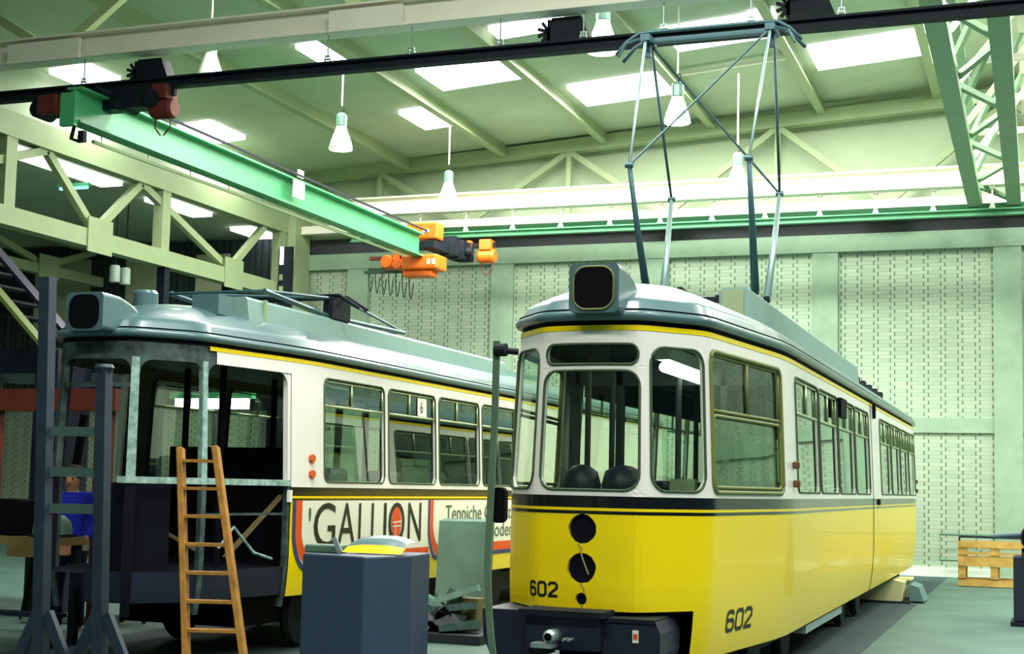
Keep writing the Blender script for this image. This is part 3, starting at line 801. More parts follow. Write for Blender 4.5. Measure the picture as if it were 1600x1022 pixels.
# articulation joint
m = MB(); sj = TR.sy(20.0)
for sg in (1, -1):
    TR.band(m, *sorted((sg*sj, sg*(sj+.05))), [.45, .7, 1.0, 1.6, 2.2, 2.99], .006)
m.build('articulation_gap', BLACK, r6)
m = MB(); m.box(TR.at(TR.sy(16.75), 2.73, .03), (.05, .5, .22)); m.build('number_case', BLACK, r6)
m = MB(); m.box(TR.at(TR.sy(20.35), 2.9, .02), (.04, .1, .2)); m.box(TR.at(TR.sy(20.7), 1.64, .01), (.02, .2, .08)); m.build('joint_cover', BLACK, r6)
signal_box(TR, r6, -3.14, 10.22, 3.07, 3.445, .395, GOLD)
# roof resistor box along the right edge
m = MB()
def rb(m, x0, x1, y0, y1, z0, z1):
    poly = [(x0, z0), (x1+.03, z0), (x1, z1-.03), (x1-.03, z1), (x0+.03, z1), (x0, z1-.03)]
    m.prism(poly, lambda a, b, d: (a, d, b), y0, y1)
rb(m, -2.9, -2.6, 13.6, 22.4, 3.38, 3.72); m.build('resistor_box', ROOFL, r6)
MB().bx(-2.87, -2.66, 13.585, 13.6, 3.44, 3.70).build('resistor_end_plate', ALU, r6)
for i in range(10): MB().bx(-2.85, -2.68, 22.7+.45*i, 23.0+.45*i, 3.40, 3.58+.04*(i % 2)).build('roof_insulator', DARK, r6)
m = MB().tube([(-3.12, 12.95, 3.62), (-2.98, 13.35, 3.50)], .022, 6); m.tube([(-3.13, 12.93, 3.56), (-3.13, 12.93, 3.64)], .03, 6); m.bx(-3.05, -2.95, 13.3, 13.4, 3.42, 3.52)
m.tube([(-2.98, 13.35, 3.42), (-2.98, 13.35, 3.56)], .03, 8); m.build('roof_lever', DARK, r6)
m = MB()
for x in (-3.3, -3.22): m.lathe([(.03, 3.42), (.02, 3.47), (.03, 3.49), (.0, 3.52)], (x, 13.1, 0), 10)
m.build('roof_knob', DARK, r6)
# coupler housing below the front
cp = MB().bx(-3.60, -3.02, 10.12, 10.6, .55, .83).build('coupler_housing', NAVY, r6, bev=.01)
MB().bx(-3.63, -2.98, 10.05, 10.6, .80, .845).build('coupler_lid', DARK, cp)
m = MB().prism([(-3.02, .45), (-2.62, .45), (-2.585, .55), (-2.585, .70), (-2.62, .785), (-3.02, .785)], lambda a, b, d: (a, d, b), 10.2, 10.8)
m.build('bumper_shroud', NAVY, cp)
MB().bx(-3.02, -2.62, 10.18, 10.6, .775, .80).build('shroud_lid', DARK, cp)
m = MB().prism([(-3.60, .45), (-3.60, .82), (-3.98, .82), (-3.97, .62), (-3.9, .45)], lambda a, b, d: (a, d, b), 10.22, 10.85); m.build('bumper_shroud', NAVY, cp)
m = MB()
m.lathe([(.03, 0), (.05, .03), (.05, .25), (.0, .28)], (-3.36, 9.95, .66), 14, 'y'); m.bx(-3.5, -3.34, 9.97, 10.15, .575, .61)
m.build('coupler_head', GALV, cp)
m = MB().tube([(-3.26, 10.0, .64), (-3.26, 10.12, .64)], .012, 6); m.tube([(-3.22, 10.0, .64), (-3.22, 10.12, .64)], .012, 6); m.build('coupler_pin', GALV, cp)
lbp = MB().bx(-2.79, -2.745, 10.19, 10.2, .63, .72).build('stencil_plate', WHITE, cp)
MB().bx(-2.783, -2.752, 10.185, 10.19, .655, .695).build('stencil_mark', RED, lbp)
m = MB().lathe([(.0, 0), (.14, 0), (.16, .05), (.16, .12)], (-2.83, 10.3, .45), 20, 'y'); m.build('buffer', GALV, cp)
# underframe and bogies
def under(T, root, y0, y1):
    MB().bx(T.xc-.7, T.xc+.7, y0, y1, .3, .86).build('underframe', BLACK, root)
    for yb in (T.nose+3.6, T.nose+T.L/2, T.nose+T.L-3.6):
        b = MB().bx(T.xc-.75, T.xc+.75, yb-1.1, yb+1.1, .28, .5).build('bogie', DARK, root)
        for dy in (-.85, .85):
            for dx in (-.72, .72):
                MB().lathe([(0, -.05), (.3, -.05), (.33, 0), (.3, .05), (0, .05)], (T.xc+dx, yb+dy, .338), 24, 'x').build('wheel', DARK, b)
under(TR, r6, 11.9, 28.4)
MB().bx(-2.35, -2.2, 14.6, 17.4, .34, .42).build('step_board', GALV, r6)
# interior 602
m = MB()
for x0, x1 in ((-4.2, -4.1), (-3.74, -3.68), (-2.74, -2.68)): m.bx(x0, x1, 12.95, 13.0, .9, 2.9)
m.bx(-4.15, -2.3, 12.95, 13.0, 2.72, 2.9); m.bx(-4.15, -2.3, 12.95, 13.0, .9, 1.6); m.build('cab_partition', INT, r6)
for x, y in ((-3.78, 12.2), (-3.7, 12.7), (-3.86, 13.6), (-2.62, 13.3), (-3.55, 15.5), (-2.8, 15.5), (-3.55, 17.5), (-2.8, 17.5), (-3.0, 12.4)): MB().tube([(x, y, .9), (x, y, 2.92)], .028, 8).build('grab_pole', INT, r6)
m = MB()
for x0, x1 in ((-4.1, -4.02), (-2.42, -2.36)):
    m.bx(x0, x1, 13.1, 28.5, 2.62, 2.9)
m.build('cove_panel', SHADOW, r6)
for i in range(8):
    for x in (-3.85, -2.55):
        y = 13.8+1.6*i
        o = MB().bx(x-.38 if x > -3 else x-.2, x+.2 if x > -3 else x+.38, y-.2, y+.2, 1.25, 1.33); o.bx(x-.3, x+.2, y+.17, y+.23, 1.3, 1.85)
        o.bx(x-.05, x+.05, y-.05, y+.05, .9, 1.25)
        o.build('passenger_seat', SEAT, r6, bev=.03)
m = MB().bx(-3.45, -2.95, 11.55, 12.0, 1.3, 1.42); m.bx(-3.42, -2.98, 11.98, 12.08, 1.4, 1.82); m.bx(-3.28, -3.1, 11.7, 11.9, .9, 1.3); m.build('driver_seat', SEAT, r6, bev=.05)
m = MB().bx(-3.8, -2.6, 10.95, 11.2, 1.3, 1.66); m.bx(-3.66, -3.3, 10.75, 11.0, 1.55, 1.74); m.build('control_desk', SHADOW, r6, bev=.04)
m = MB().lathe([(0, 0), (.15, 0), (.16, .14), (.13, .24), (.06, .29), (0, .30)], (-3.50, 11.15, 1.64), 20); m.lathe([(0, 0), (.17, 0), (.18, .14), (.15, .25), (.07, .29), (0, .30)], (-3.16, 11.2, 1.64), 20); m.build('controller', SEAT, r6, smooth=True)
MB().box((-2.62, 11.02, 1.79), (.2, .1, .09)).build('paper_box', ALU, r6)
tl = MB().bx(-2.96, -2.84, 11.4, 12.92, 2.82, 2.93).build('glint_housing', WHITE, r6)  # added housing and tube, standing in for a reflection in the cab window
MB().tube([(-2.9, 11.45, 2.76), (-2.9, 12.88, 2.76)], .042, 10).build('glint_tube', TUBE, r6)
# pantograph of 602
def diamond_panto(root, xc, yc, z0, zk, zh, kn0, kn1, hw, bw, A, B):
    p = MB()
    for y in (yc-.3, yc+.35): p.bx(xc-.60, xc+.25, y-.03, y+.03, z0-.06, z0)
    for x in (xc-.5, xc+.22): p.bx(x-.03, x+.03, yc-.45, yc+.45, z0-.06, z0)
    for y in (yc-.3, yc+.35):
        p.bx(xc-.59, xc-.53, y-.04, y+.04, z0-.28, z0+.06); p.bx(xc+.53, xc+.59, y-.04, y+.04, z0+.02, z0+.08)
    p = p.build('pantograph', DARK, root)
    for sg in (-1, 1):
        for yk, yb in ((kn0, yc-.3), (kn1, yc+.35)):
            m = MB().tube([(xc+sg*bw*.93, yb, z0+.05), (xc+sg*bw*.97, (yb+yk)/2, (z0+zk)/2), (xc+sg*bw, yk, zk)], [.045, .034, .024], 8)
            m.build('lower_arm', A if yk < yc else B, p, smooth=True)
            MB().tube([(xc+sg*bw, yk, zk), (xc+sg*hw, yc+(.12 if yk > yc else -.12), zh)], .016, 6).build('upper_arm', B if yk < yc else A, p, smooth=True)
    MB().tube([(xc-bw, kn0, zk), (xc+hw, yc-.12, zh)], .013, 6).build('cross_stay', A, p)
    MB().tube([(xc+bw, kn1, zk), (xc-hw, yc+.12, zh)], .013, 6).build('cross_stay', A, p)
    for yk in (kn0, kn1):
        m = MB()
        for sg in (-1, 1): m.lathe([(0, -.04), (.03, -.04), (.03, .04), (0, .04)], (xc+sg*bw, yk, zk), 10, 'x')
        m.build('knee_joint', A, p)
    for dy in (-.13, .13):
        m = MB(); pts = []
        for q in frange(-1, 1, 16):
            a = abs(q); zz = zh+.07 - (0 if a < .72 else ((a-.72)/.28)**1.7*.22)
            pts.append((xc+q*.98, yc+dy, zz))
        m.tube(pts, .021, 6); m.build('collector_strip', A, p, smooth=True)
    m = MB()
    for sg in (-1, 1):
        x = xc+sg*hw; m.bx(x-.05, x+.05, yc-.16, yc+.16, zh-.02, zh+.05); m.bx(x-.03, x+.03, yc-.04, yc+.04, zh-.16, zh)
        m.tube([(xc+sg*(hw+.02), yc-.13, zh+.02), (xc+sg*(hw+.2), yc-.2, zh-.06), (xc+sg*(hw+.27), yc-.22, zh-.2)], .015, 6)
    m.bx(xc-hw, xc+hw, yc-.02, yc+.02, zh-.02, zh+.02)
    m.build('head_bracket', A, p)
    return p
PA = mat('panto_blue_grey', (64, 98, 104), .45, .3); PB = mat('panto_lit', (170, 200, 196), .35, .4)  # paler copy paints the arms that catch the light
diamond_panto(r6, -3.2, 14.4, 3.70, 4.97, 6.5, 13.5, 15.25, .66, .6, PA, PB)

# ---------------------------------------------------------------- left tram (stripped front)
TL = Tram(-8.1, 10.8, 18.6, 2.15)
wl = [(13.33, 14.80), (14.91, 16.28), (16.39, 17.76), (17.87, 19.2), ]
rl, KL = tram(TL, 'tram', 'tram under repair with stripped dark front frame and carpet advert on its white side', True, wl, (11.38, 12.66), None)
for sg in (1, -1):
    for i, (a, b, z0, z1, r) in enumerate(KL['wins']):
        lp = rrect(a, b, z0, z1, r); g = window(TL, rl, [(sg*x, z) for x, z in lp], GLSD, 2.55, .45 if sg > 0 else .5)
        if sg > 0 and i == 1:
            aa = a+(b-a)*.63; q = MB(); q.grid(lambda u, z: TL.at(u, z, -.012), [aa, aa+.27], [2.57, 2.79]); sp = q.build('line_number_sign', SIGNW, g)
            vs, fs = text_mesh('6', .2, .9)
            MB().add([TL.at(aa+.07+x, 2.61+y, -.008) for x, y in vs], fs).build('numeral', INK, sp)
cut = KL['cut']; sW = TL.sw(.43); sP = TL.sw(.845)
# skeleton
m = MB(); TL.band(m, -cut, cut, [2.83, 2.9, 2.99], -.012); m.build('cant_board', PRIMER, rl)
m = MB(); s0, s1 = TL.sy(11.6), cut; TL.band(m, s0, s1, [2.835, 2.955], .0); m.build('cant_panel', WHT, rl); m = MB(); TL.band(m, s0-.1, s1, [2.955, 2.995], .004); m.build('cant_stripe', YEL, rl)
def post(s, w, mt, z0=.88, z1=2.85, nm='pillar'):
    m = MB(); zz = frange(z0, z1, 8)
    m.grid(lambda u, z: TL.at(u, z, -.01), [s-w/2, s, s+w/2], zz); m.grid(lambda u, z: TL.at(u, z, -.07), [s-w/2, s, s+w/2], zz)
    m.grid(lambda q, z: TL.at(s-w/2, z, q), [-.01, -.07], zz); m.grid(lambda q, z: TL.at(s+w/2, z, q), [-.01, -.07], zz); return m.build(nm, mt, rl)
for sg in (1, -1):
    post(sg*sW, .09, BAREW if sg > 0 else PRIMER, 1.75); post(sg*sP, .07, BAREW if sg > 0 else PRIMER, 1.75)
    post(sg*sW, .1 if sg > 0 else .05, SHADOW, .5 if sg > 0 else .9, 1.75); post(sg*sP, .06, PRIMER, .5, 1.75); post(sg*(cut-.02), .05, WHT, 1.7, 2.84, 'door_jamb'); post(sg*(cut-.02), .04, PRIMER, .5, 1.7)
    # rounded gussets of the window heads
    for c, d in ((sW+.05, 1), (sP-.04, -1), (sP+.04, 1), (cut-.05, -1), (sW-.05, -1), ):
        m = MB(); lp = [(0, 0)] + [(.12*(1-math.sin(t)), -.12*(1-math.cos(t))) for t in frange(0, PI/2, 6)]
        vs = [TL.at(sg*(c+d*x), 2.83+z, -.012) for x, z in lp]; m.add(vs, [tuple(range(len(vs)))]); m.build('corner_gusset', PRIMER if c < cut-.06 else WHT, rl)
wa = sW-.12
m = MB(); TL.band(m, wa, cut, [1.70, 1.76], -.0); TL.band(m, wa, cut, [1.70, 1.76], -.06); m.grid(lambda u, q: TL.at(u, 1.76, q), TL.srange(wa, cut), [0, -.06]); m.build('waist_rail', BAREW, rl)
m = MB(); m.grid(lambda u, z: TL.at(u, z, -.015), TL.srange(-sW+.04, sW-.04), [2.57, 2.61]); m.build('destination_rail', PRIMER, rl)
m = MB(); TL.band(m, sP, cut, [1.41, 1.435], -.01); m.build('guard_rail', PRIMER, rl)
m = MB(); TL.band(m, .0, cut, [.62, .72, .9], -.03); m.build('floor_edge', NAVY, rl)
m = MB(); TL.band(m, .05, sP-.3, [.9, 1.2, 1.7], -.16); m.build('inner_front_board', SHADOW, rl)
m = MB().bar((-7.9, 11.6, 1.3), (-7.45, 11.75, 1.05), .03, .03); m.bar((-7.35, 12.0, 1.0), (-7.15, 12.7, 1.6), .05, .03); m.build('loose_batten', mat('old_wood', (110, 96, 60), .7), rl)
m = MB().tube([(-7.3, 11.8, 1.1), (-7.2, 11.9, 1.3), (-7.15, 12.2, 1.05), (-7.12, 12.5, .98)], .015, 6); m.build('loose_cable', BAREW, rl)
# curved yellow edge of the door side
m = MB(); m.box(TL.at(cut-.02, 1.6, 0), (.03, .06, .12)); m.build('end_cap', WHT, rl)
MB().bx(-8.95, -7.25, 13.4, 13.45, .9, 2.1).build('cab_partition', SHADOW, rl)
for x, y in ((-7.75, 12.5), (-7.35, 13.2), (-8.5, 13.0), (-8.3, 14.5), (-7.6, 15.5), (-8.5, 16.5)): MB().tube([(x, y, .9), (x, y, 2.92)], .035, 8).build('grab_pole', SHADOW, rl)
m = MB()
for y in (13.7, 15.1, 16.5, 17.9): m.bx(-7.4, -7.12, y, y+.45, 1.2, 1.9)
m.build('passenger_seat', SEAT, rl, bev=.06)
under(TL, rl, 12.4, 28)
signal_box(TL, rl, -8.06, 10.62, 3.06, 3.41, .40)
MB().lathe([(.12, 3.3), (.12, 3.55), (.10, 3.58), (0, 3.59)], (-8.2, 11.75, 0), 20).build('roof_ventilator', ROOF, rl, smooth=False)
m = MB(); rb(m, -7.84, -7.48, 12.45, 19.9, 3.36, 3.60); m.build('resistor_box', ROOFL, rl)
MB().bx(-7.475, -7.45, 12.75, 12.81, 3.37, 3.6).build('box_joint', ALU, rl)
m = MB().bx(-7.8, -7.5, 11.95, 12.2, 3.36, 3.56); m.bx(-7.7, -7.6, 12.25, 12.35, 3.36, 3.5); m.build('roof_junction_box', ROOF, rl)
m = MB().bx(-8.9, -7.75, 20.2, 22.5, 3.36, 3.55); m.build('resistor_box', ROOFL, rl)
# folded pantograph of the left tram
p = MB()
for y in (14.0, 14.9): p.bx(-8.72, -7.5, y-.03, y+.03, 3.5, 3.56)
p = p.build('pantograph', DARK, rl)
for x in (-8.7, -7.55):
    MB().tube([(x, 14.4, 3.62), (x, 12.9, 3.72)], .03, 6).build('lower_arm', PA, p)
    MB().tube([(x, 14.4, 3.62), (x, 16.4, 3.66)], .03, 6).build('lower_arm', PA, p)
    MB().tube([(x, 12.9, 3.72), (x+.02, 14.45, 3.84)], .018, 6).build('upper_arm', PA, p)
    MB().tube([(x, 16.4, 3.66), (x+.02, 14.6, 3.86)], .018, 6).build('upper_arm', PA, p)
for a, b in (((-8.7, 12.9, 3.72), (-7.55, 12.9, 3.72)), ((-8.7, 16.4, 3.66), (-7.55, 16.4, 3.66)), ((-8.7, 12.9, 3.72), (-7.55, 14.4, 3.84))): MB().tube([a, b], .016, 6).build('cross_stay', PA, p)
for dy in (-.1, .12):
    MB().tube([(-9.05, 14.5+dy, 3.72), (-8.8, 14.5+dy, 3.86), (-7.45, 14.5+dy, 3.87), (-7.2, 14.5+dy, 3.72)], .022, 6).build('collector_strip', DARK, p)
MB().bx(-7.6, -7.48, 14.3, 14.75, 3.6, 3.85).build('head_bracket', DARK, p)
# indicators
for z in (1.98, 1.82):
    m = MB().prism([(0, .03), (.045, .05), (.09, .03), (.09, -.01), (.045, -.045), (0, -.01)], lambda a, b, d: TL.at(TL.sy(13.02)+a, z+b, d), 0, .03); m.build('indicator_lamp', mat('indicator_orange', (214, 92, 30), .4), rl)
# advert
sg0 = TL.sy(12.74)
sE = TL.sy(22)
def adv(u, z):
    l = sg0+.02
    if z < 1.25: l += .36*(1-math.sqrt(max(0, 1-((1.25-z)/.38)**2)))
    return TL.at(l+(sE-l)*u**2, z, .003)
m = MB(); m.grid(adv, frange(0, 1, 60), [.87, .88, .9, .93, .97, 1.02, 1.08, 1.16, 1.25, 1.4, 1.555]); ad = m.build('advert_panel', SIGNW, rl, label='white advert panel with carpet shop lettering')
def border(y0, y1, first):
    a, b = TL.sy(y0), TL.sy(y1)
    def path(dx, zc):
        pts = [(a+dx, 1.555), (a+dx, 1.25)]
        R_ = .30
        pts += [(a+dx+R_*(1-math.cos(t)), 1.25-(1.25-zc)*math.sin(t)) for t in frange(0, PI/2, 9)][1:]
        n_ = int((b-pts[-1][0])/.5)+1
        pts += [(pts[-1][0]+(b-pts[-1][0])*i/n_, zc) for i in range(1, n_+1)]
        return pts
    m = MB(); ribbon(TL, m, path(.11, .93), .12, .006); m.build('advert_red_band', RED, ad)
    m = MB(); ribbon(TL, m, path(.03, .845), .055, .007); m.build('advert_blue_band', BLUE, ad)
border(12.74, 16.1, True); border(16.05, 21.9, False)
def word(txt, y0, y1, z0, cap, m_, nm, off=.009):
    vs, fs = text_mesh(txt, 1, 1)
    x0 = min(v[0] for v in vs); x1 = max(v[0] for v in vs); b0 = 0; cp_, _ = text_mesh('H', 1, 1); ch = max(v[1] for v in cp_)
    a, b = TL.sy(y0), TL.sy(y1)
    return MB().add([TL.at(a+(x-x0)/(x1-x0)*(b-a), z0+y/ch*cap, off) for x, y in vs], fs).build(nm, m_, ad)
# condensed capitals, drawn one by one so that their widths follow the sign
ys = [(13.13, 13.60), (13.65, 14.07), (14.15, 14.37), (14.47, 14.69), (14.79, 14.86), (14.92, 15.36), (15.46, 15.84)]
for ch, (a, b) in zip('GALLION', ys): word(ch, a, b, 1.07, .455, INK, 'letter')
s_o = TL.sy(15.13)
m = MB(); lp = [(s_o+.13*math.cos(t), 1.295+.185*math.sin(t)) for t in frange(0, 2*PI, 28)[:-1]]; m.add([TL.at(x, z, .012) for x, z in lp], [tuple(range(28))]); em = m.build('letter_disc', RED, ad)
m = MB()
for pp in (((s_o-.11, 1.30), (s_o+.115, 1.31)), ((s_o-.10, 1.255), (s_o+.115, 1.26)), ((s_o-.03, 1.14), (s_o-.03, 1.31))): ribbon(TL, m, [pp[0], ((pp[0][0]+pp[1][0])/2, (pp[0][1]+pp[1][1])/2), pp[1]], .014, .015)
m.build('disc_lines', SIGNW, em)
word("'", 13.03, 13.07, 1.10, .36, GINK, 'letter')
word('Teppiche Orientteppiche', 16.6, 20.0, 1.30, .19, GINK, 'advert_line'); word('Bodenbel\u00e4ge', 18.15, 20.0, 1.06, .19, GINK, 'advert_line')

# ================================================================ FLOOR THINGS, RIGHT
def pallet():
    t = thing('wooden_pallet', (0, 0, 0), '', 'pallet')
    # stands on its long edge: face in x-z, thickness along y
    for i, z in enumerate((.06, .245, .43, .615, .76)):
        MB().bx(-.6, .6, -.07, -.05, z-.055, z+.055).build('deck_board', PALW, t, local=True)
    for z in (.06, .4, .74): MB().bx(-.6, .6, .05, .07, z-.05, z+.05).build('deck_board', PALW, t, local=True)
    for x in (-.53, 0, .53):
        for z in (.06, .4, .74): MB().bx(x-.07, x+.07, -.05, .05, z-.05, z+.05).build('block', PALW, t, local=True)
    return t
def stringer_pallet(y, label, x0=-1.48):
    t = thing('wooden_pallet', (x0+.65, y, 0), label, 'pallet', 'upright pallets by the far wall')
    for z0, z1 in ((0.02, .14), (.40, .58), (.62, .66), (.76, .88)): MB().bx(x0, x0+1.4, y-.07, y-.05, z0, z1).build('deck_board', PALW, t)
    for z0, z1 in ((.02, .16), (.42, .56), (.74, .88)): MB().bx(x0, x0+1.4, y+.05, y+.07, z0, z1).build('deck_board', PALW, t)
    for x in (x0, x0+.60, x0+1.26):
        for z0, z1 in ((.02, .16), (.42, .52), (.76, .86)): MB().bx(x, x+.14, y-.05, y+.05, z0, z1).build('block', PALW, t)
        MB().bx(x, x+.14, y-.05, y-.03, .02, .88).build('cross_board', PALW, t)
stringer_pallet(29.3, 'light wooden pallet standing on edge near the far wall, front one')
stringer_pallet(29.75, 'light wooden pallet standing on edge close behind the front pallet', -1.46)
t = thing('pipe_frame', (-1.2, 32.2, 0), 'thin green pipe frame fixed low on the far wall beside the pallets', 'pipe')
MB().tube([(-.9, 32.3, .37), (-2.01, 32.3, .37), (-2.01, 32.3, .92), (-.2, 32.3, .92)], .025, 6).build('pipe', mat('pipe_dark_green', (50, 104, 70), .5), t)
m = MB().tube([(-1.46, 29.53, .02), (-1.46, 29.53, .96), (-.1, 29.53, .96), (-.1, 29.53, .02)], .028, 6); tag(m.build('bar_rack', DARK), 'dark bar rack standing between the two upright pallets', 'rack')
t = thing('steel_bin', (.02, 21.05, 0), 'dark blue steel machine stand at the right edge of the picture', 'machine')
MB().bx(-.33, .45, 20.8, 21.4, .06, .95).build('cabinet', NAVY, t, bev=.02); MB().bx(-.37, .5, 20.75, 21.45, 0, .06).build('base_plate', DARK, t)
MB().lathe([(0, -.2), (.2, -.2), (.22, 0), (.2, .2), (0, .2)], (-.02, 21.0, 1.2), 16, 'y').build('motor', BLACK, t)
MB().tube([(-.2, 21.0, 1.24), (-.62, 21.0, 1.20)], .035, 8).build('handle', mat('pipe_blue', (60, 92, 100), .5), t)
MB().tube([(-.2, 20.76, 1.0), (-.16, 20.76, .9), (-.17, 20.76, .78)], .02, 6).build('red_cable', REDOX, t)
MB().bx(-.22, .3, 20.9, 21.3, .95, 1.05).build('neck', BLACK, t)
t = thing('timber_block', (-2.2, 24.2, 0), 'pale yellow wedge shaped block on the floor under the rear of the yellow tram', 'block')
m = MB().prism([(-2.75, .02), (-2.1, .02), (-2.05, .34), (-2.35, .40), (-2.8, .36)], lambda a, b, d: (a, d, b), 24.0, 25.1)
m.build('body', mat('pale_block', (226, 226, 160), .7), t)
MB().bx(-2.3, -1.98, 24.5, 25.1, .345, .375).build('top_board', MATS['pale_block'], t)
MB().bx(-2.85, -1.95, 23.9, 25.15, 0.006, .035).build('pallet_base', DARK, t)
m = MB().prism([(-1.98, .03), (-1.75, .03), (-1.84, .26), (-1.98, .3)], lambda a, b, d: (a, d, b), 24.2, 25.1); m.build('side_skid', mat('skid_blue', (96, 130, 130), .6), t)
m = MB().tube([(-3.2, 19.5, .02), (-2.95, 19.8, .02), (-2.7, 19.4, .02), (-2.45, 19.2, .02)], .012, 6)
tag(m.build('cable', DARK), 'thin dark cable lying on the floor beside the yellow tram', 'cable')

# ================================================================ FLOOR THINGS, CENTRE
# vertical flat post with an arm at the yellow tram
t = thing('steel_post', (-3.44, 9.0, 0), 'thin grey green flat steel post with an arm standing left of tram 602', 'post')
pts = [(-3.41, 8.9, 2.72), (-3.43, 8.95, 2.2), (-3.46, 8.98, 1.6), (-3.47, 8.98, 1.2), (-3.45, 8.98, .9), (-3.43, 8.98, .72), (-3.39, 9.0, .45), (-3.36, 9.0, .0)]
m = MB()
m.grid(lambda i, k: (lambda p: (p[0]+(-.022, .022, .022, -.022, -.022)[k], p[1]+(-.01, -.01, .012, .012, -.01)[k], p[2]))(pts[i]), range(len(pts)), range(5))
m.build('flat_bar', mat('post_grey', (92, 118, 92), .5, var=.15), t)
m = MB().tube([(-3.40, 8.9, 2.66), (-3.27, 8.95, 2.65)], .022, 8); m.lathe([(0, -.04), (.045, -.04), (.045, .04), (0, .04)], (-3.38, 8.9, 2.66), 12, 'x'); m.build('arm', DARK, t)
m = MB(); lp = rrect(-.05, .05, -.12, .12, .04); m.prism(lp, lambda a, b, d: (-3.42+a, 9.02+d, 1.62+b), 0, .06); m.build('mirror', BLACK, t)
MB().bx(-3.44, -3.28, 8.92, 9.08, 0, .02).build('foot_plate', DARK, t)
m = MB()
def sheet(u, v):
    # u across, v up
    x = -6.87+.62*u; y = 16.12+.24*u+.06*math.sin(u*PI)-.35*(1-v); z = 1.36*v
    if v > .96: y += (v-.96)*4; z -= (v-.96)*.6
    x += .10*(1-v)
    return (x, y, z)
us, vs = frange(0, 1, 12), [0, .2, .4, .6, .8, .9, .94, .96, .98, 1.0]
m.grid(sheet, us, vs); m.grid(lambda u, v: (lambda p: (p[0], p[1]+.02, p[2]))(sheet(u, v)), us, vs)
tag(m.build('metal_sheet', SHEETM, smooth=False), 'grey green curved metal sheet standing in front of the carpet advert', 'sheet metal')
# long plank on the floor
m = MB().bar((-6.35, 16.1, .05), (-6.75, 19.4, .05), .32, .09)
tag(m.build('plank', mat('plank_grey', (112, 150, 134), .6)), 'long grey plank lying on the floor between the two trams', 'plank')
# scrap heap: bent offcuts, each its own piece
base = V(-4.15, 9.3, 0)
scrap_lab = ['bent pale metal strip on top of the scrap heap', 'angled pale metal profile across the scrap heap', 'crumpled dark sheet at the bottom of the scrap heap', 'folded grey sheet leaning in the scrap heap',
             'thin bright offcut sticking out low in the scrap heap', 'tan cardboard piece at the right of the scrap heap', 'dark bracket in the middle of the scrap heap', 'grey trough at the foot of the scrap heap', 'long pale channel leaning left in the scrap heap', 'small dark plate at the left of the scrap heap']
SC = [mat('scrap_pale', (140, 176, 160), .4, .3, var=.2, scale=9), mat('scrap_mid', (78, 108, 104), .5, .3, var=.3, scale=9), mat('scrap_dark', (26, 36, 44), .6, var=.3, scale=9), mat('scrap_tan', (120, 118, 78), .8, var=.2, scale=7)]
def profile(p0, p1, w, h, mt, lab):
    p0 = V(*p0); p1 = V(*p1); d = (p1-p0).normalized(); a = d.cross(V(0, 0, 1)).normalized(); b = a.cross(d)
    m = MB(); m.bar(p0, p1, w, .012); m.bar(p0+a*w/2+b*h/2, p1+a*w/2+b*h/2, .012, h); m.bar(p0-a*w/2+b*h/2, p1-a*w/2+b*h/2, .012, h)
    tag(m.build('metal_offcut', mt), lab, 'scrap metal', 'scrap heap between the trams')
def crumple(c, sx, sy, sz, mt, lab, seed):
    rn = random.Random(seed); n = 7; m = MB(); hh = [[rn.random() for _ in range(n)] for _ in range(n)]
    f0 = lambda i, j: (c[0]-sx/2+sx*i/(n-1), c[1]-sy/2+sy*j/(n-1), c[2]+sz*hh[i][j])
    m.grid(lambda i, j: f0(i, j), range(n), range(n)); m.grid(lambda i, j: (lambda p: (p[0], p[1], p[2]-.015))(f0(i, j)), range(n), range(n))
    tag(m.build('metal_offcut', mt), lab, 'scrap metal', 'scrap heap between the trams')
SX, SY = -6.5, 15.25
profile((SX-.42, SY-.2, .60), (SX+.12, SY-.1, .30), .14, .08, SC[0], scrap_lab[8])
profile((SX-.05, SY-.1, .36), (SX+.52, SY, .56), .12, .07, SC[0], scrap_lab[0])
profile((SX-.1, SY-.2, .28), (SX+.5, SY-.1, .36), .12, .07, SC[1], scrap_lab[1])
crumple((SX-.02, SY, .12), .9, .8, .22, SC[2], scrap_lab[2], 1)
crumple((SX-.1, SY+.2, .2), .7, .4, .35, SC[1], scrap_lab[3], 2)
profile((SX-.3, SY-.35, .28), (SX+.08, SY-.45, .13), .04, .03, SC[0], scrap_lab[4])
m = MB().bx(SX+.3, SX+.52, SY, SY+.2, .15, .46); tag(m.build('cardboard_piece', SC[3]), scrap_lab[5], 'cardboard')
crumple((SX+.05, SY-.1, .15), .5, .4, .25, SC[2], scrap_lab[6], 3)
profile((SX+.2, SY-.4, .12), (SX+.62, SY-.2, .16), .16, .08, SC[1], scrap_lab[7])
crumple((SX-.36, SY-.1, .12), .3, .4, .3, SC[2], scrap_lab[9], 4)
m = MB().bx(SX-.46, SX+.75, SY-.55, SY+.45, .006, .10); tag(m.build('scrap_tray', SC[2]), 'low dark tray on the floor holding the scrap heap', 'tray')

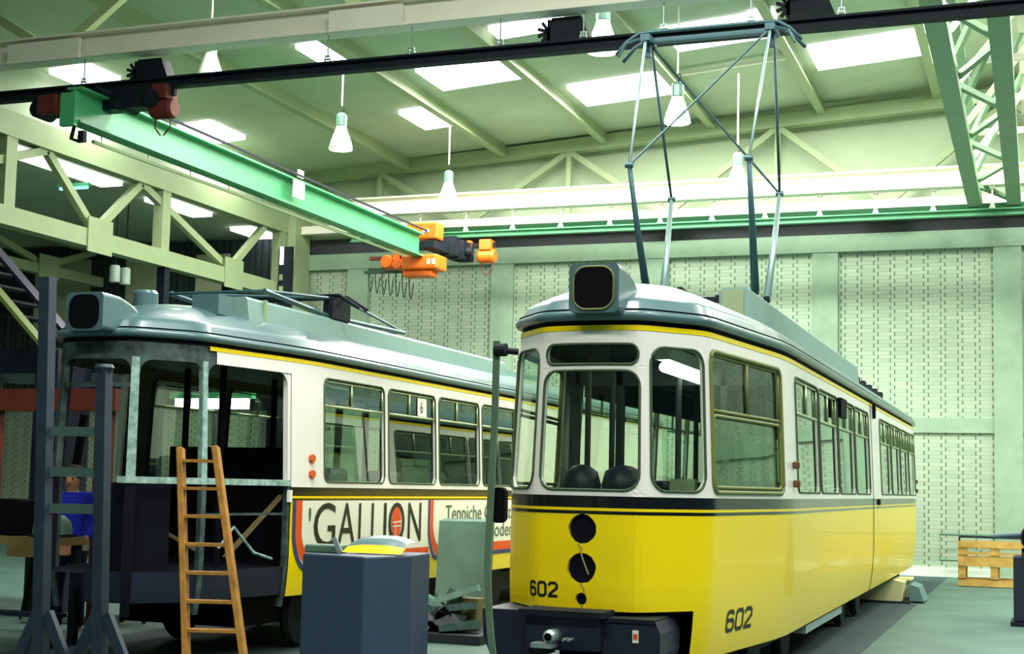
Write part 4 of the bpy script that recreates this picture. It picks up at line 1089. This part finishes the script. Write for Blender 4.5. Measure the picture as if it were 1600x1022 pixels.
# cabinet in the foreground
t = thing('steel_cabinet', (-3.9, 8.05, 0), 'dark blue grey steel cabinet in the foreground beside the ladder', 'cabinet')
cc, ca = V(-3.83, 8.15, 0), math.radians(24)
def cq(a, b, z): return (cc.x + a*math.cos(ca) - b*math.sin(ca), cc.y + a*math.sin(ca) + b*math.cos(ca), z)
poly = [(-.42, .30), (-.42, -.14), (-.0, -.27), (.29, .02), (.29, .30)]
P0 = [(-4.26, 7.86), (-3.77, 7.72), (-3.64, 8.12), (-3.68, 8.5), (-4.36, 8.3)]
m = MB().prism(P0, lambda a, b, d: (a, b, d), .04, 1.31); m.build('body', CABM, t, bev=.012)
m = MB().prism([(-4.23, 7.90), (-3.78, 7.77), (-3.67, 8.12), (-3.71, 8.46), (-4.33, 8.26)], lambda a, b, d: (a, b, d), 0, .04); m.build('plinth', DARK, t)
# things on the cabinet
t = thing('panel_offcut', (-3.85, 8.3, 1.31), 'yellow and grey curved panel offcut lying on the blue cabinet', 'panel')
m = MB(); m.grid(lambda u, v: (-4.06+.40*u, 8.0+.22*v, 1.318+.105*math.sin(v*PI/2)*(1-.35*abs(2*u-1)**3)), frange(0, 1, 10), frange(0, .30, 5)); m.build('yellow_strip', YEL, t)
m = MB(); m.grid(lambda u, v: (-4.06+.38*u, 8.0+.22*v, 1.318+.105*math.sin(v*PI/2)*(1-.35*abs(2*u-1)**3)), frange(0, 1, 10), frange(.30, 1.3, 6)); m.build('grey_strip', ROOF, t)
m = MB().bx(-4.30, -4.07, 7.95, 8.1, 1.31, 1.36); tag(m.build('small_box', SHEETM, bev=.01), 'small grey green box on the left of the blue cabinet top', 'box')
m = MB().bar((-4.08, 7.92, 1.41), (-4.02, 7.9, 1.318), .03, .012, (0, 1, 0)); tag(m.build('metal_strip', GALV), 'short pale metal strip leaning on the box on the blue cabinet', 'strip')

# ladder
t = thing('step_ladder', (-5.5, 8.8, 0), 'orange wooden ladder leaning in front of the stripped tram', 'ladder')
def lr(k, z):   # rail k (0 left, 1 right) at height z
    q = (z-0)/2.0
    half = .215-.048*z
    cx = -5.31-.20*z; yy = 8.72+.18*q
    return (cx+(half if k else -half), yy+(half if k else -half)*.35, z)
for k in (0, 1): MB().bar(lr(k, 0), lr(k, 1.97 if k == 0 else 1.985), .045, .10, (.35, -1, 0)).build('rail', WOODY, t, bev=.006)
for i in range(10):
    z = 1.88-.198*i
    if z < .1: break
    MB().bar(lr(0, z), lr(1, z), .10, .022).build('tread', WOODY, t)

# rack in front of the stripped tram
t = thing('steel_rack', (-6.7, 8.8, 0), 'dark blue steel ladder rack with two tall posts on braced feet, left foreground', 'rack')
pa, pb = (-6.93, 8.72), (-6.54, 8.86)
RU = (pb[0]-pa[0], pb[1]-pa[1])
MB().bar((pa[0]+.09, pa[1], .04), (pa[0]-.03, pa[1], 3.23), .09, .09, (0, 1, 0)).build('post', RACKP, t)
MB().bar((pb[0]+.11, pb[1], .04), (pb[0]+.02, pb[1], 2.57), .085, .09, (0, 1, 0)).build('post', RACKP, t)
for z in (2.08, 1.78, 1.51): 
    MB().bar((pa[0], pa[1], z), (pb[0]+.05, pb[1], z), .03, .07).build('rung', mat('rung_green', (56, 82, 76), .5), t)
MB().lathe([(.0, 2.59), (.06, 2.585), (.075, 2.56), (.05, 2.52)], (pb[0]+.02, pb[1], 0), 14).build('post_cap', RACKP, t)
for p in ((pa[0]+.08, pa[1]), (pb[0]+.10, pb[1])):
    MB().bar((p[0]+.04, p[1], .75), (p[0]+.42, p[1]-.02, .06), .08, .05, (0, 1, 0)).build('foot_brace', RACKP, t)
    MB().bar((p[0]-.04, p[1], .75), (p[0]-.38, p[1]+.02, .06), .08, .05, (0, 1, 0)).build('foot_brace', RACKP, t)
    MB().bx(p[0]-.55, p[0]+.55, p[1]-.06, p[1]+.06, 0, .06).build('foot', RACKP, t)

# ================================================================ LEFT BACKGROUND
t = thing('gantry_frame', (-11.2, 14.0, 0), 'red oxide steel gantry frame at the left edge behind the rack', 'frame')
MB().bx(-12.4, -10.1, 13.95, 14.15, 2.52, 2.78).build('beam', REDOX, t)
MB().bx(-11.98, -11.8, 13.95, 14.12, 0, 2.52).build('post', REDOX, t); MB().bx(-10.36, -10.2, 13.95, 14.12, 0, 2.52).build('post', REDOX, t)
MB().bx(-11.8, -10.36, 14.0, 14.06, 1.22, 1.27).build('cross_rail', REDOX, t)
for i, (a, b) in enumerate((((-11.15, 14.4, 2.5), (-11.5, 14.4, 1.0)), ((-10.85, 14.4, 2.5), (-11.1, 14.4, .9)))):
    m = MB().bar(a, (b[0]-.1, b[1], 0.0), .09, .05, (0, 1, 0)); tag(m.build('leaning_board', BLACK), ('dark board leaning against the red gantry, left one', 'dark board leaning against the red gantry, right one')[i], 'board')
t = thing('storage_platform', (-12, 16.5, 0), 'dark navy storage platform behind the red gantry at left', 'platform')
MB().bx(-14.5, -9.6, 15.75, 17.6, 3.12, 3.46).build('deck', NAVY, t)
for x in (-14.4, -9.7): MB().bx(x-.08, x+.08, 16.9, 17.05, 0, 3.12).build('leg', NAVY, t)
# stair to the platform
t = thing('steel_stair', (-12.6, 15.2, 3), 'dark steel stair with a yellow edge rising to the upper left', 'stair')
MB().bar((-11.9, 14.9, 3.4), (-14.4, 14.9, 5.75), .05, .16, (0, 1, 0)).build('stringer', mat('stair_yellow', (104, 122, 52), .6), t)
MB().bar((-11.9, 15.7, 3.4), (-14.4, 15.7, 5.75), .05, .2, (0, 1, 0)).build('stringer', NAVY, t)
for i in range(11):
    MB().bx(-12.15-.225*i, -11.9-.225*i, 14.9, 15.7, 3.37+.212*i, 3.40+.212*i).build('tread', DARK, t)
MB().bar((-11.9, 14.88, 3.2), (-11.9, 14.88, 3.5), .06, .06).build('end_bracket', MATS['stair_yellow'], t)
MB().bx(-12.1, -11.75, 15.0, 15.7, 0, 3.36).build('support_leg', NAVY, t)
# workbench with grinder
t = thing('workbench', (-10.2, 12.3, 0), 'wooden topped workbench behind the blue rack', 'workbench')
MB().bx(-11.3, -9.32, 12.0, 12.5, 1.04, 1.12).build('bench_top', mat('bench_wood', (120, 100, 56), .7, var=.2), t)
MB().bx(-9.9, -9.32, 11.98, 12.0, .92, 1.04).build('apron', MATS['bench_wood'], t)
for x in (-11.2, -9.4):
    for y in (12.05, 12.45): MB().bx(x-.04, x+.04, y-.04, y+.04, 0, 1.04).build('leg', DARK, t)
MB().bx(-11.2, -9.4, 12.15, 12.35, .3, .34).build('shelf', NAVY, t)
t = thing('bench_machine', (-9.56, 12.25, 1.12), 'rounded grey green bench machine on the workbench', 'machine')
MB().lathe([(.2, 0), (.2, .06), (.18, .14), (.12, .2), (0, .22)], (-9.56, 12.25, 1.14), 20).build('hood', SHEETM, t, smooth=True)
MB().bx(-9.74, -9.36, 12.1, 12.4, 1.12, 1.15).build('base', DARK, t)
t = thing('bench_vise', (-10.9, 12.25, 1.12), 'dark vise and tools at the left of the workbench', 'vise')
MB().bx(-11.05, -10.75, 12.15, 12.35, 1.12, 1.22).build('base', DARK, t); MB().bx(-11.1, -10.8, 12.1, 12.4, 1.22, 1.36).build('jaw', DARK, t); MB().bar((-11.2, 12.1, 1.26), (-10.5, 12.1, 1.18), .03, .03).build('handle', GALV, t)
m = MB().bx(-10.25, -9.88, 12.12, 12.42, 1.12, 1.5); tag(m.build('dark_crate', BLACK, bev=.02), 'black box standing on the workbench behind the left rack post', 'box')
t = thing('stool', (-10.3, 14.9, 0), 'small red stool behind the workbench', 'stool')
MB().bx(-10.5, -10.1, 14.75, 15.1, .42, .46).build('seat', REDOX, t)
for x in (-10.46, -10.14):
    for y in (14.79, 15.06): MB().bx(x-.02, x+.02, y-.02, y+.02, 0, .42).build('leg', REDOX, t)
m = MB().bx(-11.9, -11.45, 13.2, 13.6, 0, .35); tag(m.build('toolbox', BLACK, bev=.03), 'dark toolbox on the floor at the far left', 'toolbox')
m = MB().bar((-11.4, 14.2, .05), (-10.4, 14.6, .05), .35, .08); tag(m.build('floor_board', mat('board_grey', (110, 140, 130), .7)), 'pale board lying on the floor at the far left', 'board')

# fluorescent lamps seen through the stripped cab
t = thing('fluorescent_lamp', (-12.5, 19.5, 3.0), 'bright fluorescent lamp on a stand seen through the stripped front of the left tram', 'lamp')
MB().bx(-12.9, -11.6, 19.4, 19.5, 2.86, 3.02).build('tube', TUBE, t); MB().bx(-13.0, -11.5, 19.38, 19.52, 3.02, 3.12).build('housing', GREEN, t)
MB().bx(-12.28, -12.22, 19.52, 19.58, 0, 3.12).build('stand', DARK, t); MB().bx(-12.5, -12.0, 19.4, 19.7, 0, .04).build('foot', DARK, t)
t = thing('fluorescent_lamp', (-19.1, 24.6, 7.85), 'pale blue lit lamp tube below the skylight of the dim left bay', 'lamp')
MB().bx(-19.45, -18.75, 24.58, 24.64, 7.80, 7.85).build('tube', emis('tube_cyan', (120, 255, 235), 2.5), t); MB().bx(-19.5, -18.7, 24.56, 24.66, 7.85, 7.92).build('housing', GREEN, t)
MB().tube([(-19.1, 24.6, 7.92), (-19.1, 24.6, 8.04)], .012, 5).build('hanger', DARK, t)

for i, yy in enumerate((27.4, 27.8)):
    t = thing('cylinder_lamp', (-20, yy, 6.24), ('pale cylindrical hanging lamp in the dim left bay, nearer one', 'pale cylindrical hanging lamp in the dim left bay, farther one')[i], 'lamp')
    MB().lathe([(0, 6.24), (.12, 6.24), (.12, 6.58), (.1, 6.63), (0, 6.64)], (-20, yy, 0), 16).build('body', mat('lamp_pale', (200, 220, 206), .4), t)
    MB().tube([(-20, yy, 6.63), (-20, yy, 8.13)], .014, 5).build('cord', DARK, t)

# ================================================================ PERSON
def skin_body(name, pts, edges, rad, mt, parent):
    me = bpy.data.meshes.new(name); me.from_pydata(pts, edges, []); me.materials.append(mt)
    o = bpy.data.objects.new(name, me); col.objects.link(o); o.parent = parent
    sk = o.modifiers.new('skin', 'SKIN'); me.skin_vertices or None
    for i, r in enumerate(rad): me.skin_vertices[0].data[i].radius = r if isinstance(r, tuple) else (r, r)
    me.skin_vertices[0].data[0].use_root = True
    sb = o.modifiers.new('sub', 'SUBSURF'); sb.levels = 2; sb.render_levels = 2
    return o
def person(loc, rz):
    t = thing('person', loc, 'person in a blue work jacket standing behind the blue rack at the workbench', 'person'); t.rotation_euler.z = rz
    pts = [(0, 0, .98), (0, 0, 1.18), (0, 0.0, 1.44), (0, .0, 1.55), (0, -.02, 1.61), (0, -.03, 1.69), (0, -.02, 1.79),
           (.19, 0, 1.52), (.27, -.03, 1.24), (.25, -.22, 1.06), (.22, -.32, 1.02), (-.19, 0, 1.52), (-.27, -.03, 1.24), (-.25, -.22, 1.06), (-.22, -.32, 1.02),
           (.1, 0, .90), (.12, -.02, .5), (.12, .02, .1), (.13, -.14, .05), (-.1, 0, .90), (-.12, -.02, .5), (-.12, .02, .1), (-.13, -.14, .05)]
    ed = [(0, 1), (1, 2), (2, 3), (3, 4), (4, 5), (5, 6), (2, 7), (7, 8), (8, 9), (9, 10), (2, 11), (11, 12), (12, 13), (13, 14), (0, 15), (15, 16), (16, 17), (17, 18), (0, 19), (19, 20), (20, 21), (21, 22)]
    rad = [(.15, .11), (.14, .1), (.16, .1), (.065, .065), (.06, .06), (.085, .105), (.06, .07), .065, .05, .035, .03, .065, .05, .035, .03, .085, .06, .045, .035, .085, .06, .045, .035]
    b = skin_body('body', pts, ed, rad, SKIN, t)
    jp = [(0, 0, .95), (0, 0, 1.18), (0, 0, 1.44), (0, 0, 1.57), (.19, 0, 1.52), (.275, -.03, 1.24), (.255, -.2, 1.07), (-.19, 0, 1.52), (-.275, -.03, 1.24), (-.255, -.2, 1.07)]
    skin_body('jacket', jp, [(0, 1), (1, 2), (2, 3), (2, 4), (4, 5), (5, 6), (2, 7), (7, 8), (8, 9)], [(.2, .15), (.18, .135), (.19, .13), (.1, .09), .085, .07, .055, .085, .07, .055], COAT, t)
    tp = [(0, 0, 1.0), (.1, 0, .90), (.12, -.02, .5), (.12, .02, .1), (-.1, 0, .90), (-.12, -.02, .5), (-.12, .02, .1)]
    skin_body('trousers', tp, [(0, 1), (1, 2), (2, 3), (0, 4), (4, 5), (5, 6)], [(.17, .13), .105, .08, .07, .105, .08, .07], TROU, t)
    h = MB().lathe([(.0, .11), (.06, .1), (.095, .05), (.1, 0), (.09, -.04)], (0, .01, 1.77), 16); h.build('hair', HAIRM, t, smooth=True, local=True)
    f = MB().lathe([(0, -.03), (.012, -.02), (.016, 0), (0, .02)], (0, -.135, 1.69), 8); f.build('nose', SKIN, t, local=True)
    for sx in (-.04, .04): MB().lathe([(0, -.01), (.012, 0), (0, .01)], (sx, -.125, 1.725), 8, 'y').build('eye', BLACK, t, local=True)
    for sg in (-1, 1):
        for i in range(4):
            x = sg*(.195+.018*i); MB().tube([(x, -.34, 1.02), (x-.005*sg, -.39, 1.01), (x-.008*sg, -.415, .985)], [.009, .008, .006], 6).build('finger', SKIN, t, smooth=True, local=True)
        MB().tube([(sg*.19, -.31, 1.02), (sg*.165, -.34, 1.01), (sg*.16, -.365, .995)], [.011, .009, .007], 6).build('thumb', SKIN, t, smooth=True, local=True)
    return t
person((-9.9, 13.0, 0), math.radians(15))
